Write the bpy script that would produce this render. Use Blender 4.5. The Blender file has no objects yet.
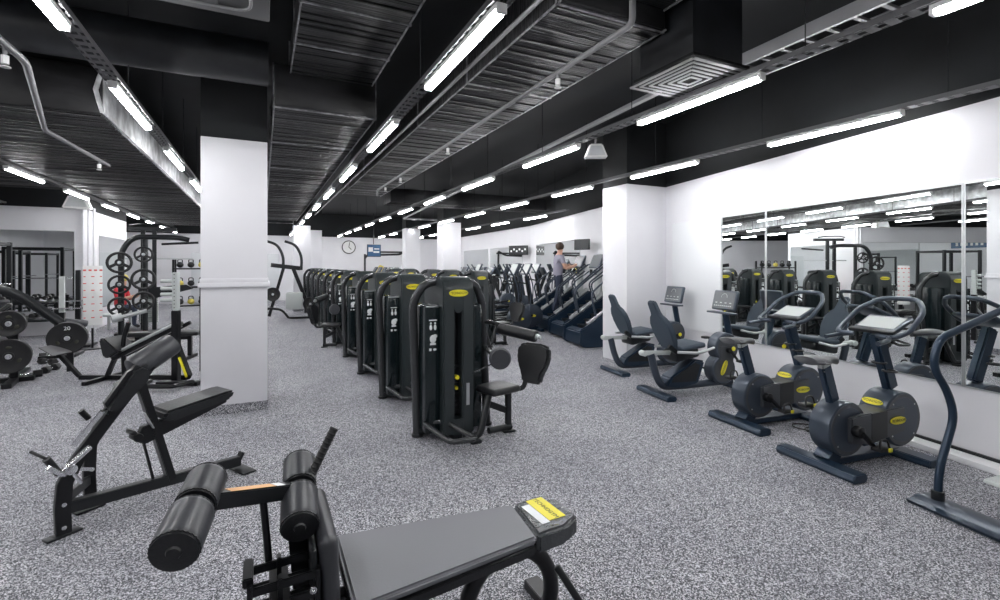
import bpy, bmesh, math, random
from mathutils import Vector, Matrix, Euler
random.seed(7)
C = bpy.context.scene.collection
R = math.radians
PI = math.pi
# ------------------------------------------------------------------ materials
def mat(name, col, rough=.5, metal=0., noise=None, bump=None, coat=0.):
    m = bpy.data.materials.new(name); m.use_nodes = True
    nt = m.node_tree; b = nt.nodes['Principled BSDF']
    b.inputs['Base Color'].default_value = (*col, 1)
    b.inputs['Roughness'].default_value = rough
    b.inputs['Metallic'].default_value = metal
    if coat: b.inputs['Coat Weight'].default_value = coat
    tc = nt.nodes.new('ShaderNodeTexCoord')
    if noise:                                   # (scale, amount, stretch xyz)
        sc, amt, st = noise
        mp = nt.nodes.new('ShaderNodeMapping'); mp.inputs['Scale'].default_value = st
        nt.links.new(tc.outputs['Object'], mp.inputs['Vector'])
        n = nt.nodes.new('ShaderNodeTexNoise'); n.inputs['Scale'].default_value = sc; n.inputs['Detail'].default_value = 5
        nt.links.new(mp.outputs[0], n.inputs['Vector'])
        r = nt.nodes.new('ShaderNodeValToRGB')
        r.color_ramp.elements[0].position = .35; r.color_ramp.elements[1].position = .68
        r.color_ramp.elements[0].color = (*[c*(1-amt) for c in col], 1)
        r.color_ramp.elements[1].color = (*[min(1, c*(1+amt)) for c in col], 1)
        nt.links.new(n.outputs['Fac'], r.inputs['Fac']); nt.links.new(r.outputs['Color'], b.inputs['Base Color'])
    if bump:                                    # (scale, strength, stretch)
        sc, stg, st = bump
        mp = nt.nodes.new('ShaderNodeMapping'); mp.inputs['Scale'].default_value = st
        nt.links.new(tc.outputs['Object'], mp.inputs['Vector'])
        n = nt.nodes.new('ShaderNodeTexNoise'); n.inputs['Scale'].default_value = sc; n.inputs['Detail'].default_value = 3
        nt.links.new(mp.outputs[0], n.inputs['Vector'])
        bp = nt.nodes.new('ShaderNodeBump'); bp.inputs['Strength'].default_value = stg; bp.inputs['Distance'].default_value = .02
        nt.links.new(n.outputs['Fac'], bp.inputs['Height']); nt.links.new(bp.outputs[0], b.inputs['Normal'])
    return m
def floor_mat():
    m = bpy.data.materials.new('speckled_rubber'); m.use_nodes = True
    nt = m.node_tree; b = nt.nodes['Principled BSDF']
    b.inputs['Roughness'].default_value = .62
    tc = nt.nodes.new('ShaderNodeTexCoord')
    def ramp(src, els):
        r = nt.nodes.new('ShaderNodeValToRGB'); cr = r.color_ramp
        while len(cr.elements) < len(els): cr.elements.new(.5)
        for e, (p, c) in zip(cr.elements, els): e.position = p; e.color = (c[0], c[1], c[2], 1)
        nt.links.new(src, r.inputs['Fac']); return r
    v = nt.nodes.new('ShaderNodeTexVoronoi'); v.inputs['Scale'].default_value = 190
    nt.links.new(tc.outputs['Object'], v.inputs['Vector'])
    sep = nt.nodes.new('ShaderNodeSeparateColor'); nt.links.new(v.outputs['Color'], sep.inputs[0])
    r1 = ramp(sep.outputs[0], [(0, (.012, .014, .018)), (.40, (.090, .093, .105)), (.62, (.27, .27, .295)), (.86, (.74, .74, .77))])
    n2 = nt.nodes.new('ShaderNodeTexNoise'); n2.inputs['Scale'].default_value = 1.1; n2.inputs['Detail'].default_value = 4
    nt.links.new(tc.outputs['Object'], n2.inputs['Vector'])
    r2 = ramp(n2.outputs['Fac'], [(.3, (.80, .80, .84)), (.7, (1.05, 1.05, 1.06))])
    mx = nt.nodes.new('ShaderNodeMix'); mx.data_type = 'RGBA'; mx.blend_type = 'MULTIPLY'; mx.inputs[0].default_value = 1
    nt.links.new(r1.outputs[0], mx.inputs[6]); nt.links.new(r2.outputs[0], mx.inputs[7]); nt.links.new(mx.outputs[2], b.inputs['Base Color'])
    bp = nt.nodes.new('ShaderNodeBump'); bp.inputs['Strength'].default_value = .3; bp.inputs['Distance'].default_value = .004
    nt.links.new(sep.outputs[0], bp.inputs['Height']); nt.links.new(bp.outputs[0], b.inputs['Normal'])
    return m
def emit(name, col, s):
    m = bpy.data.materials.new(name); m.use_nodes = True
    nt = m.node_tree; b = nt.nodes['Principled BSDF']
    b.inputs['Base Color'].default_value = (*col, 1)
    b.inputs['Emission Color'].default_value = (*col, 1); b.inputs['Emission Strength'].default_value = s
    return m
FL = floor_mat()
WHITE = mat('white_paint', (.76, .757, .785), .6, noise=(1.5, .02, (1, 1, 1)))
PANEL = mat('white_gloss_panel', (.80, .815, .83), .25)
KERB = mat('white_kerb', (.85, .85, .86), .4)
BLACKP = mat('black_ceiling_paint', (.0035, .0048, .0060), .75, noise=(1.2, .5, (1, 1, 1)))
DUCT = mat('ribbed_black_duct', (.0095, .0095, .0105), .42, noise=(3.4, .95, (.5, 11, 1)), bump=(4., 1., (.4, 13, 1)))
DUCT_S = mat('plain_black_duct', (.010, .011, .013), .42, noise=(4, .5, (1, 1, 1)))
FOIL = mat('crumpled_grey_foil', (.62, .63, .64), .35, .5, noise=(6, .35, (1, 1, 1)), bump=(7, 1., (1, 1, 1)))
SEAM = mat('duct_seam_metal', (.30, .30, .31), .4, .6, noise=(14, .5, (1, 1, 1)))
PIPE = mat('grey_painted_pipe', (.17, .17, .175), .5, .2)
TRAY = mat('galvanised_tray', (.34, .34, .35), .45, .5)
TRAYD = mat('dark_tray', (.12, .12, .125), .45, .4)
VENTM = mat('grey_vent_louvre', (.22, .22, .225), .7)
TUBE = emit('white_tube_light', (.985, .985, 1.), 34.)
CAP = mat('white_plastic', (.75, .75, .74), .4)
CHAR = mat('charcoal_steel', (.013, .015, .017), .32, .2)
CHARL = mat('grey_tube_steel', (.075, .078, .082), .26, .6)
SHROUD = mat('green_black_shroud', (.023, .030, .032), .34)
SHROUD2 = mat('smoked_panel', (.008, .014, .016), .16)
BLK = mat('black_steel', (.006, .0065, .008), .30, .2)
VINYL = mat('black_vinyl', (.011, .012, .014), .34, bump=(60, .12, (1, 1, 1)))
GVINYL = mat('grey_black_vinyl', (.042, .044, .050), .36, bump=(90, .03, (1, 1, 1)))
BENCHV = mat('grey_bench_vinyl', (.175, .178, .195), .48, bump=(120, .04, (1, 1, 1)))
NAVY = mat('dark_navy_steel', (.017, .034, .060), .28, .3)
NAVYL = mat('slate_blue_casing', (.050, .064, .086), .28, .3)
SLATE = mat('grey_disc_casing', (.055, .060, .068), .32, .2)
BSEAT = mat('grey_blue_upholstery', (.038, .056, .078), .55)
CHROME = mat('chrome', (.72, .73, .75), .22, 1.)
SILV = mat('satin_silver', (.55, .57, .58), .35, .7)
YEL = mat('yellow_badge', (.82, .72, .03), .4)
INK = mat('black_ink', (.03, .03, .02), .5)
INKB = mat('matt_black', (.002, .002, .002), .9)
WINK = mat('white_ink', (.8, .82, .82), .5)
ORG = mat('orange_label', (.78, .42, .16), .4)
SCREEN = mat('grey_console_screen', (.12, .13, .14), .25)
CONS = mat('pale_console_panel', (.50, .53, .52), .3)
MIR = mat('mirror_silver', (.90, .93, .92), .0, 1.)
RED = mat('red_cloth', (.60, .035, .05), .7)
GREYC = mat('grey_cloth', (.30, .29, .36), .8)
JEAN = mat('navy_cloth', (.03, .04, .07), .8)
SKIN = mat('skin_tone', (.62, .36, .26), .55)
HAIR = mat('brown_hair', (.07, .045, .03), .7)
BLUE = mat('blue_screen', (.03, .10, .22), .3)
REDP = mat('red_print', (.65, .10, .09), .6)
YELP = mat('yellow_padding', (.75, .62, .12), .6)
RUB = mat('black_rubber', (.008, .008, .009), .5)
SHRINK = mat('glossy_wrap', (.055, .06, .065), .10, .0, bump=(18, .5, (1, 2, 1)))
WDOOR = mat('pale_door', (.62, .64, .66), .5)
# ------------------------------------------------------------------ mesh builder
def fillet(pts, rad=.05, n=4, closed=False):
    pts = [Vector(p) for p in pts]; out = []; N = len(pts)
    for i, p in enumerate(pts):
        if not closed and i in (0, N-1): out.append(p); continue
        a = pts[i-1]; b = pts[(i+1) % N]
        da = a-p; db = b-p; r = min(rad, da.length*.48, db.length*.48)
        s = p+da.normalized()*r; e = p+db.normalized()*r
        for k in range(n+1):
            t = k/n; out.append(s*(1-t)**2+p*2*t*(1-t)+e*t*t)
    return out
class B:
    def __init__(s): s.bm = bmesh.new()
    def add(s, t, mi=0):
        for f in t.faces: f.material_index = mi
        me = bpy.data.meshes.new('t'); t.to_mesh(me); t.free(); s.bm.from_mesh(me); bpy.data.meshes.remove(me); return s
    def box(s, c, d, rot=(0, 0, 0), bev=0., mi=0, seg=2):
        t = bmesh.new(); bmesh.ops.create_cube(t, size=1)
        bmesh.ops.scale(t, vec=d, verts=t.verts)
        if bev: bmesh.ops.bevel(t, geom=t.edges[:], offset=min(bev, min(d)*.49), segments=seg, affect='EDGES', profile=.5)
        bmesh.ops.transform(t, matrix=Matrix.Translation(c) @ Euler(rot).to_matrix().to_4x4(), verts=t.verts)
        return s.add(t, mi)
    def bar(s, p, q, w, h, bev=.004, up=(0, 0, 1), mi=0):       # rectangular bar from p to q; w sideways, h along 'up'
        p = Vector(p); q = Vector(q); x = (q-p); L = x.length; x.normalize(); u = Vector(up)
        if abs(x.dot(u)) > .99: u = Vector((1, 0, 0))
        y = u.cross(x).normalized(); z = x.cross(y)
        t = bmesh.new(); bmesh.ops.create_cube(t, size=1); bmesh.ops.scale(t, vec=(L, w, h), verts=t.verts)
        if bev: bmesh.ops.bevel(t, geom=t.edges[:], offset=min(bev, min(L, w, h)*.45), segments=2, affect='EDGES')
        M = Matrix((x, y, z)).transposed().to_4x4(); M.translation = (p+q)/2
        bmesh.ops.transform(t, matrix=M, verts=t.verts); return s.add(t, mi)
    def tube(s, pts, r, seg=10, closed=False, mi=0, flat=1.):
        pts = [Vector(p) for p in pts]; N = len(pts); t = bmesh.new(); rings = []
        rr = r if isinstance(r, (list, tuple)) else [r]*N
        nrm = None
        for i in range(N):
            if closed: tan = (pts[(i+1) % N]-pts[i-1])
            else: tan = pts[min(i+1, N-1)]-pts[max(i-1, 0)]
            tan.normalize()
            if nrm is None:
                nrm = Vector((0, 0, 1)).cross(tan)
                if nrm.length < .1: nrm = Vector((0, 1, 0)).cross(tan)
            nrm = (nrm-tan*nrm.dot(tan)).normalized(); bn = tan.cross(nrm)
            rings.append([t.verts.new(pts[i]+(nrm*math.cos(2*PI*k/seg)+bn*math.sin(2*PI*k/seg)*flat)*rr[i]) for k in range(seg)])
        for i in range(N if closed else N-1):
            a = rings[i]; b = rings[(i+1) % N]
            for k in range(seg): t.faces.new((a[k], a[(k+1) % seg], b[(k+1) % seg], b[k]))
        if not closed: t.faces.new(rings[0][::-1]); t.faces.new(rings[-1])
        bmesh.ops.recalc_face_normals(t, faces=t.faces)
        return s.add(t, mi)
    def lathe(s, prof, p=(0, 0, 0), ax=(0, 0, 1), seg=24, mi=0):   # prof: (radius, height) list
        x = Vector(ax).normalized(); q = x.to_track_quat('Z', 'Y').to_matrix().to_4x4(); q.translation = p
        t = bmesh.new(); rings = []
        for r, h in prof:
            if r < 1e-5: rings.append([t.verts.new((0, 0, h))])
            else: rings.append([t.verts.new((r*math.cos(2*PI*k/seg), r*math.sin(2*PI*k/seg), h)) for k in range(seg)])
        for a, b in zip(rings, rings[1:]):
            for k in range(seg):
                v = [a[k % len(a)], a[(k+1) % len(a)], b[(k+1) % len(b)], b[k % len(b)]]
                v = list(dict.fromkeys(v))
                if len(v) > 2: t.faces.new(v)
        if len(rings[0]) > 1: t.faces.new(rings[0][::-1])
        if len(rings[-1]) > 1: t.faces.new(rings[-1])
        bmesh.ops.recalc_face_normals(t, faces=t.faces)
        bmesh.ops.transform(t, matrix=q, verts=t.verts); return s.add(t, mi)
    def cyl(s, p, q, r, seg=20, bev=.0, mi=0):
        p = Vector(p); q = Vector(q); L = (q-p).length; b = min(bev, r*.5, L*.4)
        prof = [(r, 0), (r, L)] if not b else [(r-b, 0), (r-b*.3, b*.3), (r, b), (r, L-b), (r-b*.3, L-b*.3), (r-b, L)]
        return s.lathe(prof, p, q-p, seg, mi)
    def prism(s, pts, y0, y1, bev=.0, mi=0):                       # polygon in (x,z), extruded along y
        t = bmesh.new(); a = [t.verts.new((x, y0, z)) for x, z in pts]; b = [t.verts.new((x, y1, z)) for x, z in pts]; n = len(pts)
        t.faces.new(a); t.faces.new(b[::-1])
        for i in range(n): t.faces.new((a[i], b[i], b[(i+1) % n], a[(i+1) % n]))
        bmesh.ops.recalc_face_normals(t, faces=t.faces)
        if bev: bmesh.ops.bevel(t, geom=t.edges[:], offset=bev, segments=2, affect='EDGES')
        return s.add(t, mi)
    def sphere(s, p, r, sc=(1, 1, 1), seg=16, mi=0, rot=(0, 0, 0)):
        t = bmesh.new(); bmesh.ops.create_uvsphere(t, u_segments=seg, v_segments=max(6, seg//2), radius=r)
        bmesh.ops.scale(t, vec=sc, verts=t.verts)
        bmesh.ops.transform(t, matrix=Matrix.Translation(p) @ Euler(rot).to_matrix().to_4x4(), verts=t.verts); return s.add(t, mi)
    def xf(s, M): bmesh.ops.transform(s.bm, matrix=M, verts=s.bm.verts); return s
    def mesh(s, name, mats):
        me = bpy.data.meshes.new(name); s.bm.to_mesh(me); s.bm.free()
        for m in (mats if isinstance(mats, (list, tuple)) else [mats]): me.materials.append(m)
        for p in me.polygons: p.use_smooth = True
        me.set_sharp_from_angle(angle=R(38)); return me
    def make(s, name, mats, parent=None, loc=(0, 0, 0), rot=(0, 0, 0)):
        return put(name, s.mesh(name, mats), parent, loc, rot)
def put(name, me, parent=None, loc=(0, 0, 0), rot=(0, 0, 0), scale=(1, 1, 1)):
    o = bpy.data.objects.new(name, me); C.objects.link(o); o.parent = parent
    o.location = loc; o.rotation_euler = rot; o.scale = scale; return o
def tag(o, label=None, cat=None, group=None, kind=None):
    if label: o['label'] = label
    if cat: o['category'] = cat
    if group: o['group'] = group
    if kind: o['kind'] = kind
    return o
def thing(name, label, cat, loc=(0, 0, 0), rz=0, group=None):
    o = bpy.data.objects.new(name, None); C.objects.link(o); o.location = loc; o.rotation_euler = (0, 0, rz); o.empty_display_size = .1
    return tag(o, label, cat, group)
kids = {}
def children(o): return [c for c in C.objects if c.parent == o]
def dup(root, loc, rz, label, group=None, parent=None):
    def rec(o, par):
        c = o.copy(); C.objects.link(c)
        if par: c.parent = par
        for ch in children(o): rec(ch, c)
        return c
    r = rec(root, None); r.location = loc; r.rotation_euler = (0, 0, rz); r['label'] = label
    if group: r['group'] = group
    return r
def struct(o): o['kind'] = 'structure'; return o
def text_mesh(body, size, m, depth=.001, name='lettering'):
    cu = bpy.data.curves.new('txt', 'FONT'); cu.body = body; cu.size = size; cu.align_x = 'CENTER'; cu.align_y = 'CENTER'; cu.extrude = depth
    cu.resolution_u = 2
    o = bpy.data.objects.new('txt', cu); C.objects.link(o)
    me = bpy.data.meshes.new_from_object(o); me.name = name
    bpy.data.objects.remove(o); bpy.data.curves.remove(cu)
    me.materials.clear(); me.materials.append(m)
    return me
def badge_mesh(w=.13):
    b = B(); h = w*.34
    pts = []
    for k in range(28):
        a = 2*PI*k/28; sx = math.copysign(abs(math.cos(a))**.75, math.cos(a)); sz = math.copysign(abs(math.sin(a))**.8, math.sin(a))
        pts.append((sx*w/2, sz*h/2*(1.0-.22*abs(math.cos(a))**3)))
    b.prism(pts, -.004, .002)
    me = text_mesh('TECHNOGYM', w*.148, INK, .0004)
    t = bmesh.new(); t.from_mesh(me)
    bmesh.ops.transform(t, matrix=Matrix.Translation((0, -.0048, 0)) @ Matrix.Rotation(PI/2, 4, 'X') @ Matrix.Diagonal((1, 1.25, 1, 1)), verts=t.verts)
    b.add(t, 1)
    return b.mesh('badge', [YEL, INK])
BADGE = badge_mesh()
def badge(parent, loc, rz=0, rx=0, s=1., ry=0): return put('badge', BADGE, parent, loc, (rx, ry, rz), (s, s, s))
ORD = ['nearest', 'second', 'third', 'fourth', 'fifth', 'sixth', 'seventh', 'eighth', 'ninth', 'tenth', 'eleventh', 'twelfth', 'thirteenth', 'fourteenth', 'fifteenth']
# ------------------------------------------------------------------ room shell
WD = Vector((.2113, .9774, 0)); WN = Vector((-.9774, .2113, 0)); W0 = Vector((5.19, 1.69, 0))   # mirror wall line
def wp(s, off=0, z=0): return W0+WD*s+WN*off+Vector((0, 0, z))
WANG = math.atan2(WD.y, WD.x)
struct(B().box((-.5, 10, -.1), (22, 30, .2)).make('floor', FL))
struct(B().box((-.5, 10, 4.1), (22, 30, .2)).make('ceiling', BLACKP))
def wallseg(name, p, q, z0, z1, m, th=.16, side=1):
    p = Vector(p); q = Vector(q); d = (q-p); L = d.length; n = Vector((d.y, -d.x, 0)).normalized()*side
    c = (p+q)/2+n*th/2; a = math.atan2(d.y, d.x)
    return struct(B().box((0, 0, 0), (L, th, z1-z0)).make(name, m, None, (c.x, c.y, (z0+z1)/2), (0, 0, a)))
pA, pB = wp(-5.0), wp(5.4)
for z0, z1, m, nm in ((0, 2.92, WHITE, 'wall_right'), (2.92, 4, BLACKP, 'wall_right_upper')):
    wallseg(nm, pA, pB, z0, z1, m)
q0 = Vector((6.48, 6.80, 0)); q1 = Vector((8.15, 14.3, 0)); q2 = Vector((8.5, 21.5, 0)); q3 = Vector((8.6, 24.0, 0))
for a, b, n in ((q0, q1, 'wall_right_far'), (q1, q2, 'wall_right_back')):
    wallseg(n, a, b, 0, 2.92, WHITE); wallseg(n+'_upper', a, b, 2.92, 4, BLACKP)
wallseg('wall_right_end', q2, q3, 0, 2.92, WHITE); wallseg('wall_right_end_upper', q2, q3, 2.92, 4, BLACKP)
wallseg('wall_back', (-10.5, 24, 0), (9, 24, 0), 0, 2.92, WHITE, side=-1); wallseg('wall_back_upper', (-10.5, 24, 0), (9, 24, 0), 2.92, 4, BLACKP, side=-1)
wallseg('wall_front', (-10.5, -3.4, 0), (5, -3.4, 0), 0, 4, WHITE)
wallseg('wall_left', (-10, -3.4, 0), (-10, 24, 0), 0, 4, WHITE, side=-1)
# projecting block at the left with mirrors
struct(B().box((-6.87, 16.45, 1.46), (6.24, 3.9, 2.92)).make('wall_left_block', WHITE))
struct(B().box((-6.87, 16.45, 3.46), (6.24, 3.9, 1.08)).make('wall_left_block_upper', BLACKP))
# kerb along the mirror wall
b = B(); b.box((0, 0, .025), (10.2, .17, .05), bev=.006)
struct(b.make('baseboard_right', KERB, None, tuple(wp(.1, .085)), (0, 0, WANG)))
struct(B().box((0, 0, .062), (10.2, .02, .025)).make('trim_1', CHAR, None, tuple(wp(.1, .012)), (0, 0, WANG)))
struct(B().box((5.66, 6.04, .03), (.95, .22, .06), bev=.006).make('baseboard_pillar', KERB))
# right mirrors
def mirror(p, length, z0, z1, ang, label, name='wall_mirror', frame=SILV):
    r = thing(name, label, 'mirror', tuple(p), ang)
    B().box((length/2, 0, (z0+z1)/2), (length-.012, .008, z1-z0)).make('mirror_glass', MIR, r)
    b = B(); 
    for x in (0.003, length-.003): b.box((x, 0, (z0+z1)/2), (.012, .014, z1-z0+.02))
    b.box((length/2, 0, z0-.006), (length, .014, .012)); b.box((length/2, 0, z1+.006), (length, .014, .012))
    b.make('mirror_frame', frame, r); return r
for s0, s1, l in ((2.365, 3.165, 'narrow wall mirror beside the plain white panel'), (.24, 2.355, 'wide wall mirror behind the two upright bikes'), (-1.88, .23, 'wall mirror at the right edge behind the tall curved handrail'), (-4.0, -1.89, 'wall mirror beyond the right frame edge next to other mirrors')):
    p = wp(s0, .008); mirror(p, s1-s0, .60, 2.27, WANG, l)
o = B().box((0, 0, 0), (1.19, .02, 1.68), bev=.004).make('wall_panel', PANEL, None, tuple(wp(3.78, .01, 1.44)), (0, 0, WANG)); tag(o, 'plain white glossy wall panel between square pillar and mirrors', 'panel')
# pillars
def pillar(x0, x1, y0, y1, label, ztop=2.96, base=True, ledge=False):
    r = thing('pillar', label, 'pillar', ((x0+x1)/2, (y0+y1)/2, 0))
    w, d = x1-x0, y1-y0
    B().box((0, 0, ztop/2), (w, d, ztop), bev=.004).make('shaft', WHITE, r)
    B().box((0, 0, (ztop+4)/2), (w-.004, d-.004, 4-ztop)).make('upper_shaft', BLACKP, r)['label'] = 'black painted top of the pillar'
    if base: B().box((0, 0, .05), (w+.012, d+.012, .10)).make('skirting', FL, r)['label'] = 'speckled dark rubber skirting'
    if ledge:
        b = B(); b.box((0, 0, 1.385), (w+.05, d+.05, .05), bev=.004); b.box((0, 0, 1.43), (w+.02, d+.02, .05), bev=.004); b.make('ledge', WHITE, r)
    return r
pillar(-.585, .05, 5.97, 6.6, 'white square pillar with a ledge, behind the inclined row bench', ledge=True)
pillar(5.31, 6.2, 6.16, 6.78, 'wide white pillar joined to the mirror wall by the recumbent bikes', 2.92, base=False)
pillar(.96, 1.50, 18.0, 18.5, 'distant white pillar left of the machine row, nearer of two')
pillar(1.64, 2.1, 20.2, 20.7, 'distant white pillar just behind another, left of the clock')
pillar(5.15, 5.75, 14.6, 15.2, 'white pillar standing behind the front weight machines')
pillar(4.75, 5.3, 17.6, 18.1, 'smaller distant white pillar left of the one behind the machines')
# ------------------------------------------------------------------ ceiling: lights on trays
def tray_mesh(L):
    b = B(); w = .10; h = .035
    b.box((0, -w/2, 0), (L, .003, h)); b.box((0, w/2, 0), (L, .003, h))
    n = int(L/.1)
    for i in range(n): b.box((-L/2+.1*(i+.5), 0, -h/2), (.055, w, .003))
    b.box((0, -w/4, -h/2), (L, .012, .004)); b.box((0, w/4, -h/2), (L, .012, .004))
    return b.mesh('tray', TRAYD)
WIRE = B().cyl((0, 0, 0), (0, 0, 1.04), .004, 6).mesh('hanger_wire', CHARL)
def track(x, y0, y1, label, x1=None):
    r = thing('cable_tray', label, 'cable tray', (x, (y0+y1)/2, 2.96), PI/2, 'perforated cable trays carrying the tube lights')
    L = y1-y0; put('tray', tray_mesh(L), r)
    k = -L/2+.5
    while k < L/2: put('hanger_wire', WIRE, r, (k, .045, 0)); k += 1.6
lm = None
def light(x, y, L, label, z=2.90):
    global lm
    if lm is None:
        r = thing('tube_light', label, 'ceiling light', (x, y, z), PI/2, 'long tube lights on the ceiling tracks')
        B().box((0, 0, .028), (1.24, .062, .03), bev=.004).make('housing', CAP, r)
        B().box((0, 0, 0), (1.2, .05, .035), bev=.014, seg=3).make('diffuser', TUBE, r)
        for s in (-.612, .612): B().box((s, 0, .008), (.022, .058, .042), bev=.006).make('end_cap', CAP, r)
        lm = r; return r
    r = dup(lm, (x, y, z), PI/2, label); return r
P = 2.185
tracks = [(4.95, 'beside the mirror wall', 0, 10, -1), (3.12, 'over the cardio bikes', 0, 10, -1), (1.1, 'over the weight machine row', 0, 10, -1), (-.98, 'left of the square pillar', 0, 10, -1),
          (-3.1, 'over the free weight area', 0, 10, -1), (-5.05, 'over the far left side', 0, 5, -1), (6.75, 'over the steppers', 4, 10, -1)]
for x, nm, k0, k1, _ in tracks:
    for j, k in enumerate(range(k0, k1)):
        y = 2.24+.6+P*k
        if x < -5 and y > 14: continue
        if x == -3.1 and False: continue
        light(x, y, 1.2, '%s tube light %s' % (ORD[j].capitalize() if j else 'Nearest', 'on the track '+nm))
    ya = -.2 if k0 == 0 else 10; yb = 2.3+P*(k1-1)+1.2
    if x < -5: yb = 14.2
    track(x, ya, yb, 'perforated cable tray with tube lights '+nm)
for k in (-1,):
    for x, nm in ((1.1, 'over the weight machine row'), (-.98, 'left of the square pillar'), (3.12, 'over the cardio bikes'), (-3.1, 'over the free weight area')):
        light(x, 2.84-P, 1.2, 'tube light directly above the viewer end of the track '+nm)
# ------------------------------------------------------------------ ducts
def duct(label, x0, x1, y0, y1, z0, z1, seams=(), m=DUCT, group=None):
    r = thing('air_duct', label, 'air duct', ((x0+x1)/2, (y0+y1)/2, (z0+z1)/2), 0, group)
    w, L, h = x1-x0, y1-y0, z1-z0
    b = B(); b.box((0, 0, 0), (w, L, h), bev=.02)
    if m is DUCT:                       # transverse creases of the lagging
        rnd = random.Random(int(x0*100+y0*7)); y = -L/2+.08
        while y < L/2-.05:
            b.bar((-w/2+.01, y, -h/2), (w/2-.01, y+rnd.uniform(-.03, .03), -h/2), rnd.uniform(.012, .05), rnd.uniform(.006, .028), .004); y += rnd.uniform(.06, .22)
    b.make('duct_body', m, r)
    if seams:
        b = B()
        for y in seams:
            yy = y-(y0+y1)/2
            b.box((0, yy, -h/2-.004), (w+.03, .022, .012)); b.box((-w/2-.006, yy, 0), (.012, .022, h+.02)); b.box((w/2+.006, yy, 0), (.012, .022, h+.02))
        for sx in (-1, 1):
            b.box((sx*w/2, 0, -h/2), (.012, L, .012))
        b.make('flange_seams', SEAM, r)
    return r
duct('black ribbed air duct over the pillar side, raised near part', .24, 1.0, -2, 5.15, 3.42, 3.75, (3.6, 5.1, 4.3))
duct('black ribbed air duct running back beside the square pillar', .1, 1.04, 5.0, 17.9, 3.1, 3.5, (5.05, 6.5, 8.2, 9.9, 11.6, 13.3, 15, 17, 19))
duct('wide black air duct with sprinkler pipe beneath, over the aisle', 1.72, 2.62, 2.62, 12.1, 3.3, 3.72, (2.66, 4.2, 5.8, 7.5, 9.3, 11.2))
duct('raised black air duct section above the bench end', 1.8, 2.58, -1.5, 2.6, 3.42, 3.8, (1.2, 2.2))
r = duct('broad ribbed black duct with foil side, over the free weights', -3.0, -1.33, 5.6, 20, 2.98, 3.42, ())
b = B(); b.box((.846, 0, 0), (.02, 14.3, .40), bev=.004); b.tube([(.84, -7.18, -.2), (.80, -7.21, 0), (.84, -7.18, .2)], .02); b.make('foil_side', FOIL, r)['label'] = 'bright crumpled foil side of the duct'
duct('low black duct crossing the free weight area behind the foil duct', -9.5, -3.2, 7.2, 8.4, 3.35, 3.7, (), DUCT)
duct('black square branch duct at far left ceiling', -9, -3.3, 9.5, 13.8, 3.25, 3.6, (), DUCT)
r = thing('air_duct', 'round black duct crossing over the top of the square pillar', 'air duct', (0, 5.1, 3.5))
B().cyl((-9.5, 0, 0), (.05, 0, 0), .20, 28).make('duct_body', DUCT_S, r)
r = duct('black crossing duct far behind, over the weight machines', 2.9, 7.5, 12.2, 13.0, 3.2, 3.55, ())

# diffuser with its plenum box
r = thing('ceiling_vent', 'square louvred vent under a black box, beside a tube light', 'vent', (2.92, 2.68, 3.0))
B().box((0, 0, .55), (.50, .52, .98)).make('plenum_box', DUCT_S, r)
b = B()
for k in range(6):
    w = .60-.098*k; h = .62-.100*k; zz = 0
    t = .020 if k else .03
    for s in (-1, 1):
        b.box((0, s*h/2, zz), (w, t, .005)); b.box((s*w/2, 0, zz), (t, h, .005))
b.make('louvres', VENTM, r)
B().box((0, 0, .045), (.57, .59, .02)).make('vent_back', INKB, r)
# ceiling cassette unit
r = thing('air_conditioner', 'black ceiling cassette air conditioner at the upper left', 'air conditioner', (-.48, 2.88, 3.12))
B().box((0, 0, .02), (1.04, .96, .05), bev=.01).make('panel', DUCT_S, r)
B().box((0, 0, .25), (.84, .80, .42)).make('casing', BLK, r)
b = B(); b.tube(fillet([(-.42, -.38, -.01), (.42, -.38, -.01), (.42, .38, -.01), (-.42, .38, -.01)], .10, 5, True), .010, closed=True); b.make('rim', PIPE, r)
b = B(); b.box((0, 0, -.008), (.50, .50, .01))
for k in range(12): b.box((-.24+.0436*k, 0, -.016), (.010, .50, .012), mi=1)
b.make('grille', [BLK, PIPE], r)
b = B()
for s in (-1, 1): b.box((0, s*.33, -.01), (.5, .06, .01)); b.box((s*.33, 0, -.01), (.06, .5, .01))
b.make('air_flaps', CHAR, r)
# sprinkler pipes
def sprink(b, x, y, z): b.cyl((x, y, z), (x, y, z-.05), .012, 8); b.cyl((x, y, z-.05), (x, y, z-.10), .02, 8, mi=1); b.cyl((x, y, z-.115), (x, y, z-.12), .028, 10, mi=1)
r = thing('sprinkler_pipe', 'long grey sprinkler pipe hanging under the wide aisle duct', 'pipe', (2.07, 6.1, 3.1))
B().tube(fillet([(0, -3.75, .2), (0, -3.75, 0), (0, 3.7, 0), (0, 3.7, -.12)], .05), .020).make('pipe', PIPE, r)
for y in (-2.9, -.4, 1.9, 3.0):
    b = B(); sprink(b, 0, y, 0); b.make('sprinkler_head', [PIPE, CAP], r)
r = thing('sprinkler_pipe', 'bent grey sprinkler pipe under the ducts at the upper left', 'pipe', (0, 0, 2.9))
B().tube(fillet([(-1.35, 1.5, 0), (-1.36, 4.12, 0), (-1.88, 6.12, 0), (-1.80, 7.95, 0)], .08), .022).make('pipe', PIPE, r)
for x, y in ((-1.38, 3.9), (-1.82, 7.6)):
    b = B(); sprink(b, x, y, 0); b.make('sprinkler_head', [PIPE, CAP], r)
r = thing('sprinkler_pipe', 'thin grey pipe along the right edge of the pillar-side duct', 'pipe', (1.55, 7, 3.25))
B().tube([(0, -7, 0), (0, 10, 0)], .016).make('pipe', PIPE, r)
r = thing('cable_tray', 'solid pale cable tray from behind the vent toward far pillar', 'cable tray', (3.0, 1.2, 3.12))
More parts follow.
